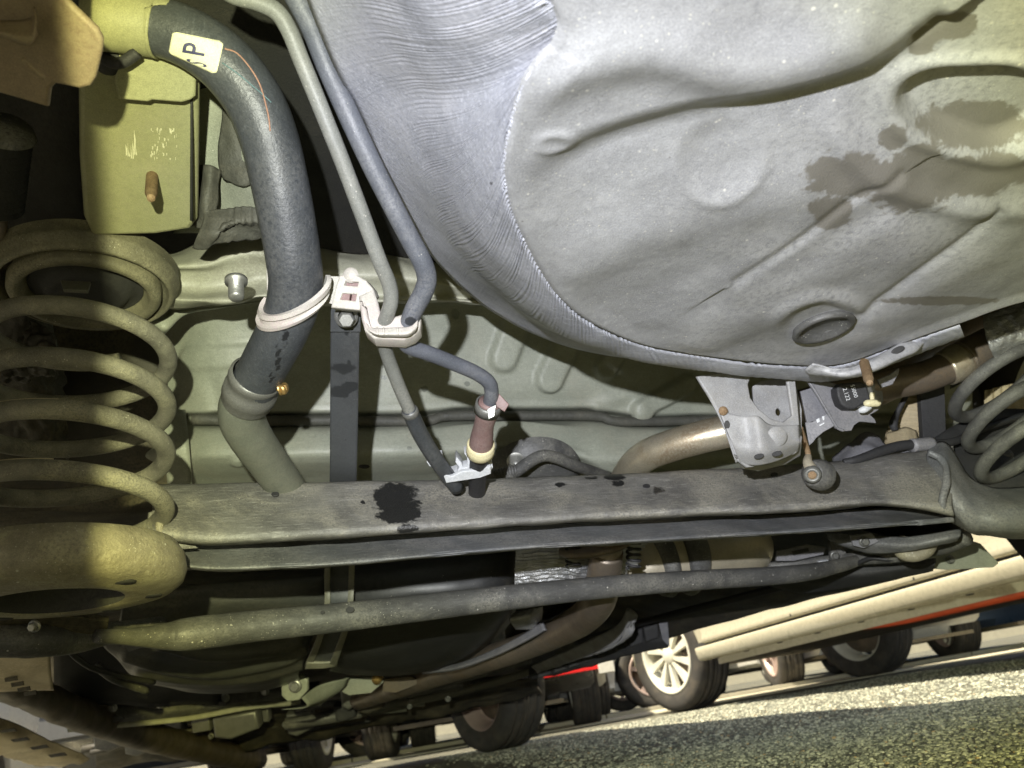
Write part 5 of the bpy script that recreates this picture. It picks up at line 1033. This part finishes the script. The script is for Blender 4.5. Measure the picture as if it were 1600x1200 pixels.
# brackets, rails and pipes of the drive train
bolt_br = thing('tank_bracket', 'olive bracket with a bright bolt below the tank strap', 'bracket', P3((460, 1075, 1.3)))
plate('plate', [(442, 1070), (452, 1060), (470, 1058), (478, 1064), (478, 1078), (466, 1092), (450, 1094), (442, 1086)], 1.32, .012, 'floor_paint', bolt_br, bevel=.003)
hexbolt('bolt', at(461, 1072, 1.31), -fw, .008, .008, 'zinc', bolt_br)
sheet('arm', [[(470, 1090, 1.34), (500, 1070, 1.4), (545, 1058, 1.45)], [(478, 1104, 1.36), (510, 1090, 1.42), (535, 1076, 1.46)], [(440, 1108, 1.4), (470, 1106, 1.42), (500, 1100, 1.46)]], 'floor_paint', bolt_br)
plate('flat_guard', [(530, 1078), (545, 1062), (590, 1058), (598, 1066), (580, 1082), (545, 1086)], 1.5, .008, 'floor_paint', bolt_br)
lathe('bolt_end', [(.0001, .02), (.009, .02), (.010, 0)], at(591, 1056, 1.48), -fw, 'brass_screw', bolt_br, seg=14)
plate('rusty_tab', [(600, 1062), (640, 1058), (660, 1064), (640, 1074), (618, 1082), (598, 1080)], 1.55, .008, 'burnt_pipe', bolt_br)
lng = thing('tunnel_rail', 'dark ribbed plastic undertray edge along the far side of the floor', 'undertray', P3((940, 1020, 1.9)))
sheet('tray', [[(828, 1040, 2.05), (900, 1012, 1.95), (980, 985, 1.85), (1040, 975, 1.8)], [(826, 1055, 2.0), (900, 1030, 1.9), (985, 1004, 1.8), (1043, 992, 1.75)], [(830, 1062, 2.02), (905, 1046, 1.92), (985, 1024, 1.82), (1044, 1012, 1.76)]], 'liner_black', lng, su=12, sv=6, thick=.01, bumps=.004, bs=30)
for i in range(8):
    x = 842+i*24; y = 1050-i*8.2; d_ = 1.99-i*.03
    plate('tray_pocket', [(x, y-8), (x+15, y-13), (x+17, y+2), (x+2, y+7)], d_-.03, .02, 'liner_black', lng, bevel=.006)
plate('tray_end', [(1030, 975), (1043, 973), (1046, 1010), (1036, 1000)], 1.72, .006, 'hanger_steel', lng)
sw = sheet('brace_plate', [[(980, 950, 1.5), (960, 980, 1.55), (900, 1012, 1.7), (830, 1042, 1.9)], [(992, 962, 1.48), (978, 994, 1.53), (910, 1022, 1.7), (836, 1048, 1.9)], [(985, 975, 1.5), (960, 1005, 1.56), (905, 1030, 1.72), (840, 1052, 1.92)]], 'bracket_paint', None, su=8, sv=5, thick=.006, bumps=.003, bs=30, loc=P3((930, 1005, 1.65)))
prop(sw, 'pale curved brace plate sweeping along the dark undertray', 'brace plate')
ln = tube('fuel_line', [(1240, 912, 1.35), (1150, 935, 1.45), (1050, 960, 1.6), (960, 985, 1.8), (900, 1004, 2.0)], .007, 'black_rubber', None, seg=12)
prop(ln, 'slim black line along the floor above the undertray', 'line')
pn = sheet('tunnel_panel', [[(960, 905, 1.55), (1060, 885, 1.5), (1180, 868, 1.45), (1300, 850, 1.4), (1400, 848, 1.35)], [(940, 940, 1.7), (1060, 935, 1.6), (1180, 915, 1.5), (1300, 895, 1.42), (1420, 878, 1.36)], [(900, 985, 2.0), (1020, 985, 1.8), (1160, 952, 1.6), (1300, 920, 1.45), (1420, 892, 1.38)], [(860, 1030, 2.3), (1000, 1005, 1.9), (1160, 965, 1.65), (1300, 930, 1.48), (1430, 896, 1.4)]], 'underseal', car, su=12, sv=10, bumps=.008, bs=9)
# right arm area under the beam
arm = thing('brake_line_bracket', 'dark bracket and clamps below the right end of the beam', 'bracket', P3((1320, 860, 1.1)))
plate('post', [(1298, 848), (1312, 846), (1324, 868), (1318, 884), (1302, 880)], 1.08, .012, 'rod_steel', arm)
tube('line', [(1200, 885, 1.15), (1250, 880, 1.13), (1300, 876, 1.1), (1345, 872, 1.06), (1400, 866, 1.02), (1470, 852, .98), (1510, 838, .95)], [.006, .007, .008, .009, .011, .012, .011], 'rod_steel', arm, seg=14)
tube('hook', [(1412, 842, .95), (1408, 860, .94), (1425, 868, .93), (1448, 860, .93), (1460, 842, .94)], [.007, .009, .008, .008, .006], 'perch_steel', arm, seg=14)
plate('pale_tab', [(1455, 846), (1490, 838), (1532, 850), (1560, 880), (1552, 886), (1480, 890), (1455, 888), (1446, 872)], 1.12, .01, 'floor_paint', arm)
sheet('swing_arm', [[(1200, 900, 1.2), (1280, 890, 1.15), (1380, 884, 1.1), (1460, 872, 1.05)], [(1200, 915, 1.2), (1280, 906, 1.15), (1380, 896, 1.1), (1460, 884, 1.05)], [(1260, 930, 1.22), (1320, 922, 1.18), (1390, 908, 1.13), (1458, 892, 1.08)]], 'liner_black', arm, thick=.005, bumps=.002, bs=40)
# front clutter: gearbox, pipes and stays near the front axle
fc = thing('engine_tray', 'dark dirty engine bay parts and stays far forward under the car', 'engine tray', P3((420, 1140, 2.8)))
for i in range(26):
    x0 = random.uniform(120, 640); y0 = 1195-(x0-120)*.155+random.uniform(-46, 2); L_ = random.uniform(50, 190); d0 = random.uniform(2.2, 3.3)
    tube('stay', [(x0, y0, d0), (x0+L_*.5, y0-L_*.09+random.uniform(-5, 4), d0+.02), (x0+L_, y0-L_*.16, d0+.05)], random.uniform(.008, .02), random.choice(['underseal', 'member_paint', 'liner_black', 'underseal', 'rod_steel']), fc, seg=10, sub=4)
for i in range(14):
    x0 = random.uniform(140, 560); y0 = 1150-(x0-140)*.13+random.uniform(-30, 12); w = random.uniform(22, 60); h = random.uniform(14, 34); s_ = random.uniform(-.2, -.1)
    plate('casting', [(x0, y0), (x0+w, y0+s_*w), (x0+w*1.05, y0+s_*w+h*.8), (x0+w*.4, y0+h), (x0+3, y0+h*.9)], random.uniform(2.0, 2.8), .05, random.choice(['underseal', 'rod_steel', 'liner_black', 'clamp_steel']), fc, bevel=.008)
sheet('front_tray', [[(150, 1150, 2.6), (300, 1120, 2.7), (480, 1100, 2.8), (680, 1080, 2.9), (840, 1062, 2.9)], [(150, 1180, 2.7), (300, 1150, 2.8), (480, 1128, 2.9), (680, 1102, 3.0), (840, 1074, 3.0)], [(150, 1200, 2.8), (320, 1184, 2.9), (500, 1155, 3.0), (690, 1118, 3.1), (846, 1082, 3.1)]], 'underseal', fc, su=14, sv=8, bumps=.02, bs=14, thick=.01)

# ================================================================== OTHER CARS
def bgcar(name, label, pos, head, paint, R=.31, wb=2.6, track=1.5, rim='rim_silver', sw=1., hw=.86, zb=.2, roof=1.45, fo=.8, ro=.75, group='cars parked on the lot', wheels=(0, 1, 2, 3), pitch=0., rear_z=.42, steer=0., tw=.205):
    """a parked car, origin on the ground below the rear axle, local y forward"""
    t = thing(name, label, 'car', (pos[0], pos[1], 0), group); c, s = math.cos(head), math.sin(head)
    def T(P):
        P = np.asarray(P, float); return np.c_[pos[0]+c*P[:, 0]+s*P[:, 1], pos[1]-s*P[:, 0]+c*P[:, 1], P[:, 2]+pitch*(wb-P[:, 1])]
    ys = np.unique(np.round(np.r_[np.linspace(-ro, wb+fo, 26), np.linspace(-.42, .42, 17), wb+np.linspace(-.42, .42, 17)], 3)); secs = []
    for yv in ys:
        top = np.interp(yv, [-ro, -ro+.12, -.2, .5, 1.5, wb-.55, wb-.1, wb+fo-.1, wb+fo], [.9, 1.0, roof-.1, roof, roof, 1.0, .95, .78, .62])
        ins = .05+.2*max(0, (top-.95)/.5); w = hw-.10*max(0, (abs(yv-wb/2)/(wb/2+.8))**4)
        b_ = zb+.05*max(0, (yv-wb-.4)/.4)+max(0, (rear_z-zb))*max(0, min(1, (-.32-yv)/.2)); a_ = b_
        for ax_ in (0, wb):
            dy = abs(yv-ax_)
            if dy < R+.05: a_ = max(a_, math.sqrt((R+.05)**2-dy*dy)+R*.95)
        secs.append([(0, yv, b_), (w-.28, yv, b_), (w-.27, yv, a_), (w-.06, yv, a_), (w-.015, yv, a_+.03), (w, yv, max(.55, a_+.05)), (w-.01, yv, max(.80, a_+.06)), (w-.03, yv, min(top-.03, .93) if top > .96 else top-.05), (w-ins, yv, top-.015), (w-ins-.15, yv, top+.01), (0, yv, top+.02)])
    A = np.array(secs); L_ = A[:, ::-1].copy(); L_[..., 0] *= -1; A = np.concatenate([A, L_[:, 1:]], axis=1)
    V, F = gridmesh(A); k = A.shape[1]; F.append(tuple(range(k))); F.append(tuple((len(ys)-1)*k+i for i in range(k))[::-1])
    autos(mk('body', T(V), F, paint, t), 40)
    # dark floor under the body
    V, F = box(-hw+.3, hw-.3, -ro+.1, wb+fo-.1, zb-.03, zb-.004); mk('underbody', T(V), F, 'under_dirt', t, False)
    # window bands
    for sx in (-1, 1):
        V = T([(sx*(hw-.035), .15, .97), (sx*(hw-.035), wb-.5, .97), (sx*(hw-.2), wb-.85, roof-.09), (sx*(hw-.2), .25, roof-.09)]); nrm = np.array([c*sx, -s*sx, .3])*.012
        mk('side_window', np.r_[V+nrm, V-nrm], [(0, 1, 2, 3), (7, 6, 5, 4), (0, 4, 5, 1), (1, 5, 6, 2), (2, 6, 7, 3), (3, 7, 4, 0)], 'glass_dark', t, False)
        V, F = box(sx*(hw-.17)-.1, sx*(hw-.17)+.1, -ro-.02, -ro+.1, .62, .80); mk('tail_lamp', T(V), F, 'lamp_red', t, False)
        V, F = box(sx*(hw-.2)-.13, sx*(hw-.2)+.13, wb+fo-.12, wb+fo-.0, .58, .68); mk('headlight', T(V), F, 'lamp_clear', t, False)
    V, F = box(-hw+.12, hw-.12, -ro-.06, -ro+.04, rear_z+.02, rear_z+.13); mk('rear_bumper', T(V), F, paint, t, False)
    idx = 0
    for ay in (0, wb):
        for sx in (-1, 1):
            if idx in wheels: 
                cpt = T([(sx*track/2, ay, R)])[0]; cpt[2] = R; a_ = steer if ay else 0; c2, s2 = math.cos(head+a_), math.sin(head+a_); wheel(t, cpt, (c2*sx, -s2*sx, 0), R, tw, rim, 10 if rim == 'rim_silver' else 5, seg=56, sw=sw)
            idx += 1
    t.rotation_euler = (0, 0, 0)
    return t, T
# cream car beside: front left wheel at (2.2, 4.85), nose slightly towards us
SH = math.radians(-6); wbS = 3.1
w1 = np.array([2.29, 4.86]); fwd = np.array([math.sin(SH), math.cos(SH)]); rgt = np.array([math.cos(SH), -math.sin(SH)])
fa = w1+rgt*.76; ra = fa-fwd*wbS
cream, TS = bgcar('parked_car', 'cream car with ten spoke wheel and long sill beside, orange bar below it', ra, SH, 'paint_cream', R=.335, sw=2.2, steer=math.radians(-10), tw=.25, wb=wbS, track=1.52, hw=.875, zb=.272, pitch=.018, fo=.55, roof=1.5)
# sill details of the cream car
def bxT(T, parent, name, x0, x1, y0, y1, z0, z1, mat): V, F = box(x0, x1, y0, y1, z0, z1); return mk(name, T(V), F, mat, parent, False)
def sweepT(T, parent, name, prof, y0, y1, mat, n_=14):
    Gd = np.array([T([(x, y, z) for x, z in prof]) for y in np.linspace(y0, y1, n_)]); V, F = gridmesh(Gd)
    a, b, c, d = F[0]; nn = np.cross(V[b]-V[a], V[c]-V[a])
    if nn@(CAM-V[a]) < 0: F = [t[::-1] for t in F]
    return mk(name, V, F, mat, parent)
sweepT(TS, cream, 'sill_moulding', [(-.76, .262), (-.80, .254), (-.856, .252), (-.880, .254), (-.893, .259), (-.899, .268), (-.905, .296), (-.907, .318), (-.903, .327), (-.885, .330)], .40, wbS-.43, 'paint_cream')
sweepT(TS, cream, 'panel_gap', [(-.886, .322), (-.886, .352)], .38, wbS-.43, 'liner_black')
sweepT(TS, cream, 'lower_door', [(-.86, .341), (-.893, .341), (-.901, .345), (-.905, .353), (-.902, .372), (-.896, .40), (-.893, .45), (-.898, .55), (-.905, .72), (-.89, .84)], .42, wbS-.52, 'paint_cream')
for yv in (.95, 1.75): bxT(TS, cream, 'door_gap', -.9085, -.9, yv, yv+.006, .348, .36, 'liner_black')
bxT(TS, cream, 'weld_flange', -.76, -.745, .42, wbS-.42, .222, .262, 'paint_cream')
for yv in np.arange(.5, wbS-.4, .3): lathe('drain_plug', [(.0001, -.001), (.014, -.001), (.016, .003)], TS([(-.82, yv, .2495)])[0], (0, 0, 1), 'liner_black', cream, seg=14)
V, F = tube_vf(catmull(TS([(-.62, -.5, .228), (-.62, .3, .232), (-.62, .9, .238), (-.63, 1.35, .242), (-.66, 1.62, .262)]), 6), .032, 12); mk('orange_bar', V, F, 'orange_red', cream)
bxT(TS, cream, 'under_tray', -.5, .6, .3, wbS-.2, .245, .268, 'liner_black')
# row beyond the kerb
kang = math.atan2(-kd[1], kd[0])          # row direction turned from x
def row_car(label, left_wheel, paint, rim, R=.30, **k):
    h = kang; r_ = np.array([math.cos(h), -math.sin(h)]); pos = np.array(left_wheel)+r_*.74
    return bgcar('parked_car', label, pos, h, paint, R=R, track=1.48, wb=2.55, rim=rim, **k)
row_car('dark grey car in the far row, showing only the backs of its tyres', (-1.45, 6.45), 'paint_grey', 'rim_silver', hw=.84)
rc, TR = row_car('dark car in the far row with red tail corner and round exhaust tip', (.47, 6.15), 'paint_grey', 'rim_silver', hw=.86, rear_z=.34)
row_car('white car in the far row with copper spokes seen under the cream car', (3.76, 6.08), 'paint_white', 'rim_pink', hw=.85)
row_car('blue car in the far row at the right edge with pale spoked wheel', (5.24, 5.80), 'paint_blue', 'rim_silver', hw=.85)
bgcar('parked_car', 'white car standing across behind the red car with copper spoked wheel', (3.17, 7.9), math.radians(-80), 'paint_white', R=.31, rim='rim_pink')
bgcar('parked_car', 'grey car farther back between the tyres of the row with pale rim', (1.62, 7.0), math.radians(8), 'paint_white', R=.29, rim='rim_silver')

row_car('pale car glimpsed past the sill in the lower corner under the spring', (-3.75, 6.95), 'paint_white', 'rim_silver', rear_z=.25)

bw = thing('boundary_wall', 'low pale sunlit wall far behind the rows of parked cars', 'wall', (4, 20, 0))
for i in range(16):
    V, F = box(-14+i*2.4, -14+i*2.4+2.39, 20, 20.25, 0, 1.1); mk('wall_panel', V, F, 'pale_sunlit', bw, False)
V, F = box(-14.05, 24.5, 19.96, 20.3, 1.1, 1.2); mk('coping', V, F, 'kerb_stone', bw, False)

# ================================================================== small fittings
tube('weld_bead', [('y', 1452, 706, .645), ('y', 1470, 716, .64), ('y', 1480, 742, .632), ('y', 1474, 772, .632), ('y', 1470, 800, .64)], .0035, 'lower_flange_steel', beam, seg=10, wob=.002)
tube('weld_bead', [('y', 262, 782, .652), ('y', 250, 806, .636), ('y', 248, 830, .636), ('y', 262, 852, .642)], .003, 'perch_steel', beam, seg=10, wob=.0018)
for (x, y) in ((430, 772), (1010, 760), (1210, 742), (1390, 735)):
    plate('beam_hole', ell(x, y, 5, 3, -3), [('y', x, y, .668), ('y', x+60, y-3, .668), ('y', x, y+30, .646)], .001, 'liner_black', beam, back=False)
plate('bar_hole', ell(547, 953, 6, 4, -8), .7525, .0012, 'liner_black', rod, back=False); plate('bar_hole', ell(504, 957, 2.5, 2, -8), .742, .0012, 'liner_black', rod, back=False)
cw2 = tube('brake_hose', [(104, 1008, .86), (118, 1026, .87), (146, 1044, .9), (190, 1056, .95), (240, 1066, 1.02)], .0035, 'black_rubber', None, seg=10)
prop(cw2, 'thin black hose curving between trailing arm and tank in the shade', 'hose')
tube('inner_line', [(150, 1040, .98), (180, 1062, 1.0), (230, 1080, 1.06)], .005, 'rod_steel', sb, seg=10)
plate('clamp_plate', [(1330, 838), (1362, 834), (1372, 846), (1350, 856), (1334, 852)], .93, .004, 'hanger_steel', arm)
plate('clamp_plate', [(1216, 862), (1262, 852), (1290, 856), (1286, 866), (1240, 876), (1214, 876)], 1.10, .006, 'hanger_steel', arm)
plate('slot', [(1238, 862), (1262, 857), (1264, 861), (1240, 867)], 1.097, .001, 'liner_black', arm, back=False)
for (x, y, d_) in ((1304, 868, 1.06), (1350, 846, .925), (1484, 874, 1.11)): hexbolt('bolt', at(x, y, d_), -fw, .0045, .006, 'clamp_steel', arm)
tube('clip_wire', [(1340, 880, 1.05), (1362, 872, 1.03), (1390, 874, 1.02), (1420, 866, 1.0)], .003, 'black_rubber', arm, seg=8)
plate('line_clip', [(1280, 878), (1294, 876), (1296, 888), (1282, 890)], 1.09, .008, 'white_clean', arm)
plate('rear_bracket', [(1206, 700), (1228, 690), (1240, 712), (1216, 724)], .74, .004, 'hanger_steel', bk)
# stays, bolts and tabs of the floor ahead of the tank
for (x, y, d_) in ((176, 1105, 1.74), (250, 1100, 1.82), (352, 1090, 1.93), (414, 1080, 2.0)): hexbolt('bolt', at(x, y, d_), -fw, .008, .008, 'zinc', sb)
for (x, y, d_, r_) in ((700, 1092, 2.2, .010), (640, 1104, 2.2, .009), (548, 1118, 2.3, .010), (446, 1132, 2.3, .012), (330, 1150, 2.2, .010)):
    hexbolt('bolt_head', at(x, y, d_), -fw, r_*.6, .009, 'clamp_steel', fc)
for (x, y, d_) in ((360, 1118, 2.15), (392, 1112, 2.2), (300, 1126, 2.1)):
    plate('fin', [(x, y), (x+24, y-4), (x+26, y+14), (x+3, y+18)], d_, .03, 'clamp_steel', fc, bevel=.004)
tube('stay', [(640, 1096, 2.3), (720, 1080, 2.35), (800, 1058, 2.4), (862, 1036, 2.4)], .012, 'member_paint', fc, seg=12)
tube('stay', [(560, 1080, 1.9), (650, 1072, 2.0), (740, 1056, 2.1), (830, 1030, 2.1)], .010, 'rod_steel', fc, seg=12)

V, F = box(.42, .80, -.84, -.70, .33, .44); mk('red_corner', TR(V), F, 'lamp_red', rc, False)
V, F = box(.80, .90, -.86, -.66, .30, .46); mk('pale_corner', TR(V), F, 'paint_white', rc, False)
V, F = tube_vf(TR([(.22, -.5, .27), (.22, -.88, .265)]), .045, 18, cap=False); o_ = mk('exhaust_tip', V, F, 'steel_pipe', rc); md = o_.modifiers.new('t', 'SOLIDIFY'); md.thickness = .006
bgcar('parked_car', 'silver car two rows back, small wheels between the nearer cars', (6.9, 8.6), kang, 'paint_white', R=.3)
bgcar('parked_car', 'dark car two rows back, small wheels left of the others', (-.2, 9.4), kang, 'paint_blue', R=.3)
